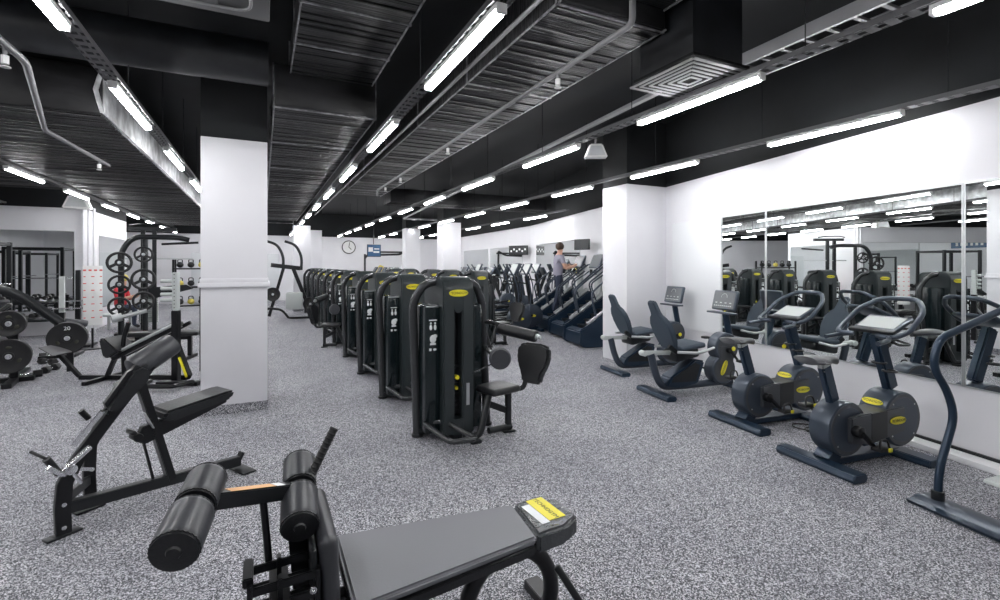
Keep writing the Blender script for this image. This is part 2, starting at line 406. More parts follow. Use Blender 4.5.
b = B(); b.bar((.12, 2.0, 0), (1.15, 14.4, 0), .065, .03); b.make('tray', TRAY, r)
B().bar((1.15, 14.4, 0), (2.6, 14.5, 0), .10, .05).make('elbow_tray', TRAY, r)
r = thing('cable_tray', 'wide pale ladder tray high above the vent at upper right', 'cable tray', (3.62, 1.3, 3.35), -.04)
b = B(); b.box((0, 0, 0), (.03, 3.6, .10)); b.box((.35, 0, 0), (.03, 3.6, .10))
b.make('side_rails', TRAY, r)
b = B()
for k in range(20): b.box((.175, -1.7+.18*k, -.03), (.33, .03, .02))
b.make('rungs', TRAYD, r)
# ceiling speakers (white wedges)
def wedge(name, label, loc, rz, s=1.):
    r = thing(name, label, 'speaker', loc, rz)
    b = B(); b.prism([(-.13*s, 0), (.13*s, 0), (.07*s, .15*s), (-.07*s, .15*s)], -.06*s, .06*s, .012*s); b.make('casing', CAP, r)
    B().prism([(-.10*s, .02*s), (.10*s, .02*s), (.055*s, .125*s), (-.055*s, .125*s)], -.066*s, -.058*s).make('lens', SILV, r)
    B().cyl((0, 0, .14*s), (0, 0, .3*s), .01, 8).make('stem', PIPE, r)
    return r
wedge('ceiling_speaker', 'white wedge-shaped ceiling speaker beside the tube light, right of centre', (3.36, 4.42, 2.80), -.5)
wedge('ceiling_speaker', 'white wedge-shaped ceiling speaker above the left wall corner', (-3.55, 13.3, 2.80), 0, 1.9)
wedge('ceiling_speaker', 'grey wedge-shaped ceiling speaker hanging near the upper left sprinkler pipe', (-3.1, 6.7, 2.93), .5, .8)
# ------------------------------------------------------------------ foreground: prone leg machine
def roller(parent, p, q, r, name='roller_pad', m=GVINYL):
    p = Vector(p); q = Vector(q); L = (q-p).length
    b = B(); b.lathe([(r*.90, 0), (r*.98, .006), (r, .018), (r, L-.018), (r*.98, L-.006), (r*.90, L)], p, q-p, 36)
    o = b.make(name, m, parent)
    b = B(); b.lathe([(r*.93, .002), (r*.93, -.004), (r*.32, -.005), (r*.27, -.011), (0, -.011)], p, q-p, 36); b.make('end_disc', VINYL, o)
    b = B(); b.lathe([(r*.94, L-.002), (r*.93, L+.004)], p, q-p, 36); b.make('end_disc', VINYL, o)
    d = (q-p).normalized(); u = d.orthogonal().normalized(); v = d.cross(u)
    for base in (p+d*.004, q-d*.004):
        b = B(); pts = []
        for k in range(60):
            a = 2*PI*k/60; rr = r*(.958+.020*math.cos(k*PI))
            pts.append(base+(u*math.cos(a)+v*math.sin(a))*rr)
        b.tube(pts, .0025, 5, True); b.make('stitching', VINYL, o)
    return o
L1 = thing('leg_curl_machine', 'prone leg machine with four foam rollers and long grey bench, in the foreground', 'gym machine', (.7, 1.85, 0))
def g(x, y, z): return (x-.7, y-1.85, z)
# bench pad, tapering toward its wrapped end
def slab(pts, z, th, m, name, parent, bev=.018, dz=None):
    t = bmesh.new(); n = len(pts)
    a = [t.verts.new((x, y, z+(dz[i] if dz else 0))) for i, (x, y) in enumerate(pts)]; b_ = [t.verts.new((x, y, z-th+(dz[i] if dz else 0))) for i, (x, y) in enumerate(pts)]
    t.faces.new(a); t.faces.new(b_[::-1])
    for i in range(n): t.faces.new((a[i], b_[i], b_[(i+1) % n], a[(i+1) % n]))
    bmesh.ops.recalc_face_normals(t, faces=t.faces)
    bmesh.ops.bevel(t, geom=t.edges[:], offset=bev, segments=3, affect='EDGES')
    return B().add(t).make(name, m, parent)
pad = slab([(x-.7, y-1.85) for x, y in ((.265, 1.60), (1.0, 1.695), (1.035, 1.985), (.265, 2.075))], .50, .034, BENCHV, 'bench_pad', L1, .012)
slab([(x-.7, y-1.85) for x, y in ((.265, 1.603), (.998, 1.698), (1.032, 1.982), (.265, 2.072))], .468, .05, VINYL, 'pad_base', L1, .012)
endp = slab([(x-.7, y-1.85) for x, y in ((1.004, 1.70), (1.15, 1.712), (1.248, 1.765), (1.248, 1.935), (1.16, 1.998), (1.035, 1.983))], .502, .085, SHRINK, 'wrapped_end_pad', L1, .016)
endp['label'] = 'bench end wrapped in clear plastic'
lb = B(); lb.box((0, 0, 0), (.085, .19, .002)); LBm = lb
lo = lb.make('sticker', YEL, endp, (1.145-.7, 1.875-1.85, .5035), (0, 0, R(3))); lo['label'] = 'yellow label'
me = text_mesh('TECHNOGYM', .030, INK, .0003); put('lettering', me, endp, (1.145-.7, 1.875-1.85, .5052), (0, 0, R(-87)))
B().box((0, 0, 0), (.040, .17, .002)).make('white_strip', WINK, endp, (1.080-.7, 1.850-1.85, .5033), (0, 0, R(3)))
# upright knee pad
o = B().box((0, 0, 0), (.062, .42, .52), bev=.03, seg=4).make('upright_pad', GVINYL, L1, g(.203, 1.86, .455), (0, R(-2), 0))
o = B().box((0, 0, 0), (.02, .39, .46), bev=.009).make('pad_backing', CHAR, L1, g(.158, 1.86, .45), (0, R(-2), 0))
for (pa, pb) in (((-.207, 1.515, .85), (-.158, 1.815, .915)), ((.112, 1.74, .73), (.13, 2.05, .83))):
    pa = Vector(g(*pa)); pb = Vector(g(*pb))
    roller(L1, pa, pa.lerp(pb, .47), .062); roller(L1, pa.lerp(pb, .57), pb, .058)
    B().cyl(pa.lerp(pb, .05), pa.lerp(pb, .95), .016).make('roller_axle', BLK, L1)
arm = B().bar(g(-.185, 1.69, .895), g(.12, 1.905, .785), .045, .05).make('roller_arm', CHAR, L1)
d = Vector(g(.12, 1.905, .785))-Vector(g(-.185, 1.69, .895)); az = math.atan2(d.y, d.x); el = math.atan2(d.z, math.hypot(d.x, d.y))
pa = Vector(g(-.185, 1.69, .895)); pb = Vector(g(.12, 1.905, .785)); up = Vector((0, 0, .0265))
B().box((0, 0, 0), (.165, .036, .0015)).make('sticker', ORG, arm, pa.lerp(pb, .50)+up, (0, -el, az))
B().box((0, 0, 0), (.035, .036, .0015)).make('sticker', WINK, arm, pa.lerp(pb, .77)+up, (0, -el, az))
h = B(); h.tube([Vector(g(.155, 1.93, .80)), Vector(g(.247, 1.96, .968))], .015, 12)
for k in range(11):
    p = Vector(g(.16, 1.932, .81)).lerp(Vector(g(.247, 1.96, .968)), k/10); h.lathe([(.015, -.005), (.0175, 0), (.015, .005)], p, Vector((.092, .03, .168)), 14)
h.make('hand_grip', RUB, L1)
# adjuster bracket of dark plates and slots
b = B()
for (x, y) in ((.02, 1.72), (.15, 1.70), (.03, 1.86), (.15, 1.85)):
    pass
for y in (1.66, 1.78):
    for z in (.36, .42, .48, .54, .60): b.bar(g(-.03, y, z), g(.165, y, z+.01), .012, .028, .003)
for x in (-.035, .05, .16):
    for y in (1.66, 1.78): b.bar(g(x, y, .33), g(x, y, .63), .014, .034, .003, up=(0, 1, 0))
b.bar(g(-.04, 1.66, .63), g(-.04, 1.78, .63), .03, .03); b.bar(g(.05, 1.60, .48), g(.05, 1.84, .48), .06, .16)
b.make('adjuster_bracket', BLK, L1)
b = B()
for x in (-.035, .145):
    for z in (.42, .57): b.cyl(g(x, 1.645, z), g(x, 1.635, z), .012, 10, .003); b.sphere(g(x, 1.634, z), .006)
b.make('bracket_bolts', CHROME, L1)
B().cyl(g(.02, 1.80, .60), g(.0, 1.83, .83), .012, 10).make('push_rod', BLK, L1)
B().cyl(g(.0, 1.62, .50), g(.0, 1.58, .50), .014, 12).make('pin_knob', CHAR, L1)
b = B()
b.bar(g(.10, 1.84, .78), g(.14, 1.84, .30), .05, .06); b.bar(g(.14, 1.84, .36), g(.16, 1.84, .03), .07, .08)
b.bar(g(.16, 1.84, .38), g(1.0, 1.84, .39), .06, .06)
b.bar(g(-.15, 1.84, .03), g(1.25, 1.84, .03), .08, .05)
b.bar(g(-.1, 1.55, .025), g(-.1, 2.15, .025), .08, .045); b.bar(g(1.2, 1.55, .025), g(1.2, 2.10, .025), .08, .045)
b.make('base_frame', BLK, L1)
b = B()
pts = [Vector(g(.93+.20*math.cos(a), 1.80, .20+.21*math.sin(a))) for a in [PI*1.05-PI*1.15*k/14 for k in range(15)]]
b.tube(pts, .034, 10); b.bar(g(.97, 1.82, .40), g(.97, 1.82, .47), .05, .05); b.make('curved_support', BLK, L1)
B().box(g(.955, 1.76, .445), (.06, .05, .04), bev=.01).make('support_clamp', SILV, L1)
b = B(); b.cyl(g(1.065, 1.655, .385), g(1.125, 1.58, .27), .015, 12, .003); b.make('release_lever', CHAR, L1)
b = B(); b.cyl(g(1.125, 1.58, .27), g(1.135, 1.567, .25), .018, 12, .004); b.make('lever_collar', CHROME, L1)
# ------------------------------------------------------------------ inclined chest supported bench (left)
T2 = thing('chest_support_bench', 'inclined chest support bench with chrome foot bracket, left of the square pillar', 'gym machine', (-1.09, 3.76, 0), R(30.7))
def rail(off):
    o = off
    b = B(); pts = [(.0, .02), (-.005, .17), (.005, .31), (.055, .42), (.24, .67), (.44, .93)]
    poly = [(x-.035, z) for x, z in pts]+[(x+.04, z-.01) for x, z in pts[::-1]]
    b.prism(poly, o-.02, o+.02, .003); return b
rail(-.06).make('side_rail', BLK, T2); 
b = B(); pts = [(.20, .10), (.195, .25), (.20, .42), (.25, .53), (.40, .77), (.47, .90)]
b.prism([(x-.03, z) for x, z in pts]+[(x+.035, z-.01) for x, z in pts[::-1]], .17, .21, .003); b.make('side_rail', BLK, T2)
b = B(); b.box((.0, -.06, .008), (.17, .07, .014), (0, 0, R(8)), .004); b.make('floor_plate', CHAR, T2); B().box((.20, .2, .008), (.16, .07, .014), (0, 0, R(8)), .004).make('floor_plate', CHAR, T2); B().box((1.08, 0, .008), (.10, .30, .014), bev=.004).make('floor_plate', CHAR, T2)
b = B(); b.bar((.02, .0, .14), (1.08, .0, .07), .06, .07); b.bar((1.06, 0, .06), (1.10, 0, .13), .06, .02); b.bar((.0, -.05, .2), (.2, .19, .2), .03, .06); b.make('base_beam', CHAR, T2)
b = B(); b.bar((.39, .0, .90), (.60, .0, .10), .05, .065, up=(0, 1, 0)); b.make('centre_post', BLK, T2)
b = B(); b.prism([(.38, .43), (.44, .40), (.97, .555), (.97, .58), (.42, .52)], -.025, .025, .004); b.bar((.42, 0, .47), (.49, 0, .14), .016, .016); b.make('seat_arm', BLK, T2)
b = B(); 
b.prism([(.50, .565), (.56, .53), (.96, .60), (.985, .655), (.94, .662), (.52, .610)], -.125, .125, .016); b.make('seat_pad', VINYL, T2)
b = B(); b.bar((.42, -.035, .62), (.475, -.035, .50), .006, .05, up=(0, 1, 0)); b.make('hole_plate', SILV, T2)
b = B()
for z in (.60, .565, .53): b.cyl((.44+(.60-z)*.4, -.04, z), (.44+(.60-z)*.4, -.044, z), .008, 10)
b.make('plate_holes', INK, T2)
b = B(); b.cyl((.39, -.05, .46), (.39, .05, .46), .026, 16, .004); b.cyl((.36, -.06, .50), (.36, .04, .50), .016, 12, .004); b.make('pivot_bolts', BLK, T2)
# chest pad: rounded top roll plus hanging front pad
b = B(); b.lathe([(.055, -.004), (.075, .008), (.08, .03), (.078, .27), (.072, .293), (.05, .30)], (.36, -.02, .91), (.72, .08, .40), 28)
b.make('chest_pad', GVINYL, T2)
b = B(); b.prism([(.17, .72), (.18, .68), (.22, .665), (.27, .69), (.44, .86), (.44, .93), (.38, .965), (.32, .94)], -.14, -.05, .028); b.make('side_cushion', VINYL, T2)
b = B(); b.prism([(.29, .76), (.34, .74), (.48, .87), (.60, .98), (.57, 1.01), (.44, .95)], .07, .15, .02); b.make('side_cushion', VINYL, T2)
b = B(); b.bar((.30, .05, .80), (.62, .05, .985), .10, .03); b.make('pad_plate', CHAR, T2)
b = B()
for x, z in ((-.0, .055), (.0, .19), (.29, .72), (.36, .82)): b.cyl((x, -.082, z), (x, -.09, z), .013, 12, .003)
b.cyl((.205, .165, .27), (.205, .155, .27), .013, 12); b.make('bolts', CHROME, T2)
b = B()   # chrome sliding foot bracket
b.tube(fillet([(.12, -.10, .50), (-.02, -.10, .39), (-.02, -.18, .39), (-.10, -.20, .47)], .03), .013, 10); b.bar((-.03, -.10, .375), (.12, -.10, .50), .010, .035, up=(0, 0, 1))
b.bar((.10, .13, .46), (.26, .15, .64), .010, .035); b.cyl((-.02, -.12, .395), (-.02, .16, .395), .010, 10); b.cyl((.02, -.14, .40), (.02, -.07, .40), .03, 18, .004)
b.bar((.04, -.10, .36), (.07, -.13, .30), .012, .02); b.bar((.07, -.10, .38), (.13, -.11, .36), .012, .02)
b.make('slide_bracket', CHROME, T2)
b = B(); b.tube([(-.03, -.11, .39), (-.09, -.13, .50)], .02, 12); b.tube([(-.09, -.13, .50), (-.13, -.02, .53)], .009, 8); b.make('bracket_grip', VINYL, T2)
b = B(); b.tube([(.17, .10, .62), (.13, .10, .68)], .018, 10); b.make('peg', BLK, T2)
# ------------------------------------------------------------------ selectorised machines
def tower(label, loc, flip=1, seat=True, group='row of weight stack machines', pads=True, foot=True, arms=True):
    r = thing('weight_stack_machine', label, 'gym machine', loc, 0, group)
    yf = -.33
    b = B(); w = .30
    prof = [(-.33, .06), (-.33, 1.36), (-.315, 1.43), (-.27, 1.475), (-.18, 1.495), (.20, 1.47), (.24, 1.43), (.24, .06)]
    b2 = B()
    for xa, xb in ((-.145, -.035), (.035, .15)):
        b2.prism([(y, z) for y, z in prof], xa, xb, .012)
    b2.prism([(-.326, 1.20), (-.33, 1.36), (-.315, 1.43), (-.27, 1.475), (-.18, 1.495), (.20, 1.47), (.2, 1.20)], -.05, .05)
    b2.prism([(-.327, .06), (-.327, .20), (.2, .20), (.2, .06)], -.05, .05)
    b2.cyl((-.327, .0, 1.20), (-.30, .0, 1.20), .036, 20)
    b2.xf(Matrix(((0, 1, 0, 0), (1, 0, 0, 0), (0, 0, 1, 0), (0, 0, 0, 1))))
    for f in b2.bm.faces: f.normal_flip()
    b2.make('centre_column', SHROUD, r)
    b = B(); b.box((0, -.05, .7), (.075, .30, 1.0)); b.make('slot_back', BLK, r)
    b = B()
    for k in range(14): b.box((0, -.215, .24+.032*k), (.078, .05, .028), bev=.003)
    b.make('weight_stack', CHAR, r)
    b = B(); b.cyl((.0, -.24, .57), (.0, -.30, .57), .022, 14, .004); b.cyl((0, -.24, .47), (0, -.28, .47), .016, 12); b.make('selector_pin', YEL, r)
    b = B(); b.box((-.215, -.03, .65), (.145, .42, 1.16), bev=.02); b.make('side_panel', SHROUD2, r)
    b = B(); b.box((.21, -.03, .65), (.13, .42, 1.16), bev=.02); b.make('side_panel', SHROUD2, r)
    b = B(); b.box((-.215, -.236, 1.222), (.125, .012, .012), bev=.003); b.make('panel_cap', SILV, r)
    # instruction placard: title bar, two muscle figures, body figure, two small icons
    b = B()
    b.box((-.215, -.2455, 1.10), (.075, .002, .010))
    for s in (-1, 1): b.sphere((-.215+s*.020, -.2455, 1.035), .026, (.55, .08, 1), 10); b.sphere((-.215+s*.020, -.2455, 1.072), .010, (1, .15, 1), 8)
    b.sphere((-.215, -.2455, .93), .036, (.85, .06, 1.05), 12); b.sphere((-.195, -.2455, .955), .022, (1, .08, .8), 10); b.box((-.215, -.2455, .885), (.055, .002, .018))
    b.box((-.240, -.2455, .835), (.022, .002, .024)); b.sphere((-.198, -.2455, .835), .014, (1.2, .1, .8), 8)
    b.make('instruction_placard', WINK, r)
    badge(r, (0, yf-.001, 1.345), s=1.4)
    b = B()
    path = fillet([(-.30, -.04, 0), (-.345, -.04, 1.26), (-.25, -.08, 1.42), (-.12, -.10, 1.455)], .14, 6); b.tube(path, .040, 12)
    b.make('frame_tube', CHARL, r)
    b = B(); path = fillet([(.42, -.02, 0), (.37, -.02, 1.24), (.27, -.08, 1.42), (.12, -.10, 1.455)], .14, 6); b.tube(path, .040, 12); b.make('frame_tube', CHARL, r)
    b = B(); b.cyl((-.30, -.04, 0), (-.30, -.04, .03), .055, 16, .006); b.cyl((.42, -.02, 0), (.42, -.02, .03), .055, 16, .006)
    b.bar((-.3, -.04, .05), (.42, -.02, .05), .08, .06); b.bar((-.2, .2, .05), (.4, .2, .05), .08, .06); b.bar((0, -.3, .045), (0, .3, .045), .1, .06); b.make('base_frame', CHAR, r)
    b = B(); b.box((.09, -.3335, .42), (.030, .004, .20)); b.make('white_plate', SILV, r)
    if foot:
        b = B(); pts = fillet([(-.29, -.20, .17), (-.10, -.24, .17), (.03, -.68, .13), (-.20, -.66, .13)], .05, 4, True); b.tube(pts, .024, 10, True)
        b.make('foot_rail', CHARL, r)
    f = flip
    if seat:
        b = B(); b.tube(fillet([(.02*f, -.42, .05), (.17*f, -.42, .06), (.30*f, -.36, .44)], .04), .032, 12); b.tube(fillet([(.30*f, -.33, .05), (.55*f, -.30, .05)], .04), .03); b.bar((.52*f, -.30, .02), (.52*f, -.30, .42), .05, .05); b.bar((.30*f, -.30, .30), (.52*f, -.30, .20), .03, .06)
        b.box((.52*f, -.30, .012), (.12, .09, .02), bev=.006); b.box((.12*f, -.42, .015), (.10, .10, .03), bev=.006)
        b.make('seat_frame', CHAR, r)
        b = B(); b.box((.40*f, -.32, .435), (.34, .30, .065), (0, 0, R(14)*f), .03, seg=4); b.make('seat_pad', VINYL, r)
        b = B(); b.tube(fillet([(.50*f, -.32, .42), (.68*f, -.32, .40), (.73*f, -.32, .60)], .05), .024, 10); b.make('back_tube', CHARL, r)
        b = B(); q = [(-.10, -.19), (.10, -.19), (.115, -.10), (.16, -.02), (.18, .08), (.165, .16), (.10, .19), (-.10, .19), (-.165, .16), (-.18, .08), (-.16, -.02), (-.115, -.10)]; b.prism(q, -.04, .04, .022); b.xf(Matrix.Rotation(-PI/2, 4, 'Z')); b.make('backrest', VINYL, r, (.73*f, -.42, .66), (0, R(10)*f, R(30)*f))
    if arms:
        b = B(); b.tube(fillet([(.36*f, .05, 1.02), (.42*f, -.12, 1.04), (.50*f, -.30, 1.0)], .05), .020, 10); b.tube([(.10*f, -.30, .58), (.33*f, -.46, .72)], .006, 8)
        b.sphere((.08*f, -.30, .565), .012); b.cyl((.33*f, -.40, .74), (.36*f, -.1, .80), .018)
        b.make('lever_arms', CHARL, r)
        roller(r, (.47*f, -.22, .985), (.70*f, -.52, .93), .055, 'arm_roller', VINYL)
        b = B(); b.cyl((.70*f, -.52, .93), (.715*f, -.54, .925), .030, 16, .004); b.cyl((.715*f, -.54, .925), (.73*f, -.56, .921), .018, 16, .004); b.make('roller_cap', SILV, r)
        b = B(); b.lathe([(.085, 0), (.10, .012), (.10, .05), (.085, .062)], (.345*f, -.49, .745), (.3*f, 1, 0), 30); b.make('round_pad', GVINYL, r)
        b = B(); b.tube(fillet([(.05*f, .22, 1.4), (.40*f, .10, 1.15), (.46*f, -.05, .75)], .1), .010, 8); b.make('cable', RUB, r)
    return r
X0, Y0 = 1.60, 4.45
front = tower('frontmost weight stack machine with side seat, nearest the viewer', (X0, Y0, 0))
plain = tower('second weight stack machine from the front of the left row', (X0, Y0+1.45, 0), seat=True, arms=False)
for k in range(2, 10):
    if k == 4: tower('weight stack machine fifth from the front with round pad facing the aisle', (X0, Y0+1.45*k, 0), flip=-1, foot=False)
    else: dup(plain, (X0, Y0+1.45*k, 0), 0, '%s weight stack machine from the front of the left row' % ORD[k], 'row of weight stack machines')
for k, (x, y) in enumerate(((3.85, 9.0), (4.0, 12.3), (3.9, 10.7), (3.9, 14.2), (3.9, 15.9))):
    dup(plain, (x, y, 0), 0, ['nearest', 'third', 'second', 'fourth', 'fifth'][k]+' weight stack machine of the right-hand row, behind the front ones', 'second row of weight stack machines')
# ------------------------------------------------------------------ upright bikes
def upright(label, loc, rz):
    r = thing('upright_bike', label, 'exercise bike', loc, rz, 'upright exercise bikes facing the mirror wall')
    b = B(); b.prism([(-.06, 0), (-.075, .03), (-.055, .065), (.06, .065), (.075, .03), (.06, 0)], -.33, .33, .006); b.make('rear_foot', NAVY, r)
    b = B(); b.prism([(.78, 0), (.765, .03), (.78, .06), (.92, .06), (.935, .03), (.92, 0)], -.33, .33, .006); b.make('front_foot', NAVY, r)
    b = B(); b.bar((0, 0, .04), (.86, 0, .04), .12, .05); b.bar((.06, 0, .04), (.20, 0, .18), .13, .10); b.make('floor_beam', NAVY, r)
    def disc(x, z, R_, w, nm, y0=-.11):
        q = B(); q.lathe([(R_*.93, 0), (R_*.985, .008), (R_, .02), (R_, w-.02), (R_*.985, w-.008), (R_*.93, w)], (x, y0, z), (0, 1, 0), 48)
        q.lathe([(R_*.80, -.004), (R_*.82, 0.001)], (x, y0, z), (0, 1, 0), 48)
        o = q.make(nm, NAVYL, r)
        q = B(); q.lathe([(R_*.93, -.003), (R_*.93, .002)], (x, y0, z), (0, 1, 0), 48); q.make('side_cover', SLATE, o)
        q = B()
        for a in (0.7, 2.3, 3.9, 5.5): q.cyl((x+R_*.8*math.cos(a), y0-.006, z+R_*.8*math.sin(a)), (x+R_*.8*math.cos(a), y0, z+R_*.8*math.sin(a)), .007, 8)
        q.make('cover_screws', SILV, o); return o
    rd = disc(.20, .30, .215, .18, 'rear_housing', -.10); fd = disc(.80, .325, .225, .22, 'front_housing', -.12)
    b = B(); b.prism([(.18, .20), (.18, .40), (.30, .415), (.80, .435), (.80, .235), (.40, .17)], -.140, .06, .008); b.make('side_arm', SLATE, r)
    b = B(); b.prism([(.40, .18), (.40, .417), (.58, .424), (.58, .21)], -.1425, -.13); b.make('dark_band', CHAR, r)
    badge(r, (.70, -.146, .335), s=1.35)
    badge(fd, (.618, 0, .46), rz=-PI/2, rx=R(-37), s=1.25)
    # crank and pedals
    b = B(); b.cyl((.22, -.13, .30), (.22, -.19, .30), .045, 20, .006); b.bar((.22, -.185, .30), (.33, -.195, .19), .022, .04, up=(0, 1, 0)); b.make('crank', BLK, r)
    b = B(); b.cyl((.22, .07, .30), (.22, .13, .30), .045, 20, .006); b.bar((.22, .13, .30), (.11, .14, .42), .022, .04, up=(0, 1, 0)); b.make('crank', BLK, r)
    for x, y, z in ((.34, -.24, .18), (.10, .185, .43)):
        b = B(); b.box((x, y, z), (.10, .08, .03), bev=.01); b.tube(fillet([(x-.04, y-.03, z+.01), (x-.03, y-.02, z+.075), (x+.05, y-.02, z+.075), (x+.06, y-.03, z+.01)], .03), .008, 6); pd = b.make('pedal', RUB, r)
        b = B(); b.box((x+.05, y-.045, z), (.035, .012, .03), bev=.004); b.make('pedal_clip', YEL, pd)
    # saddle
    b = B(); b.bar((.16, 0, .50), (.06, 0, .80), .06, .10, .012); b.make('seat_post', NAVY, r)
    b = B(); b.bar((.07, 0, .745), (.055, 0, .82), .055, .085, .01); b.make('seat_collar', CONS, r)
    t = bmesh.new()
    sec = [(-.15, .10, 0), (-.13, .14, .005), (-.05, .13, 0), (.03, .06, -.004), (.12, .032, -.01), (.17, .022, -.02)]
    rings = []
    for x, w, dz in sec: rings.append([t.verts.new((x+.03, w*math.cos(a), .845+dz+.032*math.sin(a)*(1 if math.sin(a) > 0 else .9))) for a in [2*PI*k/16 for k in range(16)]])
    for a_, b_ in zip(rings, rings[1:]):
        for k in range(16): t.faces.new((a_[k], a_[(k+1) % 16], b_[(k+1) % 16], b_[k]))
    t.faces.new(rings[0]); t.faces.new(rings[-1]); bmesh.ops.recalc_face_normals(t, faces=t.faces)
    q = B(); q.add(t); q.make('saddle', GVINYL, r)
    # column, hoop handlebar, console
    b = B(); b.bar((.84, 0, .55), (.665, 0, 1.03), .075, .115, .015, up=(1, 0, 0)); b.make('handlebar_column', NAVY, r)
    b = B(); b.tube([(.70+.045*math.cos(a), .0+.05*math.sin(a), .78) for a in [2*PI*k/14 for k in range(14)]], .009, 6, True); b.tube([(.72+.045*math.cos(a), -.07+.05*math.sin(a), .72) for a in [2*PI*k/14 for k in range(14)]], .009, 6, True); b.make('bottle_ring', CHAR, r)
    hoop = [(.60, -.05, 1.02), (.58, -.17, 1.01), (.66, -.25, 1.06), (.84, -.25, 1.22), (.97, -.14, 1.31), (.97, .14, 1.31), (.84, .25, 1.22), (.66, .27, 1.08), (.50, .22, 1.02), (.54, .10, 1.02)]
    b = B(); b.tube(fillet(hoop, .07, 4), .020, 10); b.tube(fillet([(.60, -.14, 1.015), (.50, -.20, 1.0), (.36, -.21, .985)], .04), .018, 10); b.tube(fillet([(.60, .14, 1.015), (.50, .20, 1.0), (.36, .21, .985)], .04), .018, 10); b.make('handlebar', NAVYL, r)
    b = B(); b.box((0, 0, 0), (.26, .34, .035), bev=.012); cs = b.make('console', NAVYL, r, (.74, 0, 1.10), (0, R(-24), 0))
    b = B(); b.box((0, 0, .019), (.19, .29, .004)); b.make('display', CONS, cs)
    b = B(); b.box((-.14, 0, .012), (.05, .36, .03), bev=.01); b.make('reading_shelf', CHAR, cs)
    return r
ub = upright('nearest upright exercise bike facing the wide mirror', (3.97, 2.35, 0), R(-7))
dup(ub, (4.255, 3.3, 0), R(-7), 'upright exercise bike between the nearest one and the recumbents')
pc = [(4.78+.10*math.cos(a)*(1+.25*math.sin(3*a)), 2.62+.16*math.sin(a)+.02*a, .012+.004*(k % 2)) for k, a in enumerate([.5*i for i in range(34)])]
o = B().tube(fillet([(4.80, 2.45, .02)]+pc+[(5.12, 2.9, .02), (5.14, 3.0, .07)], .03, 2), .006, 6).make('power_cable', RUB); tag(o, 'coiled black power cable on the floor by the nearest upright bike', 'cable')
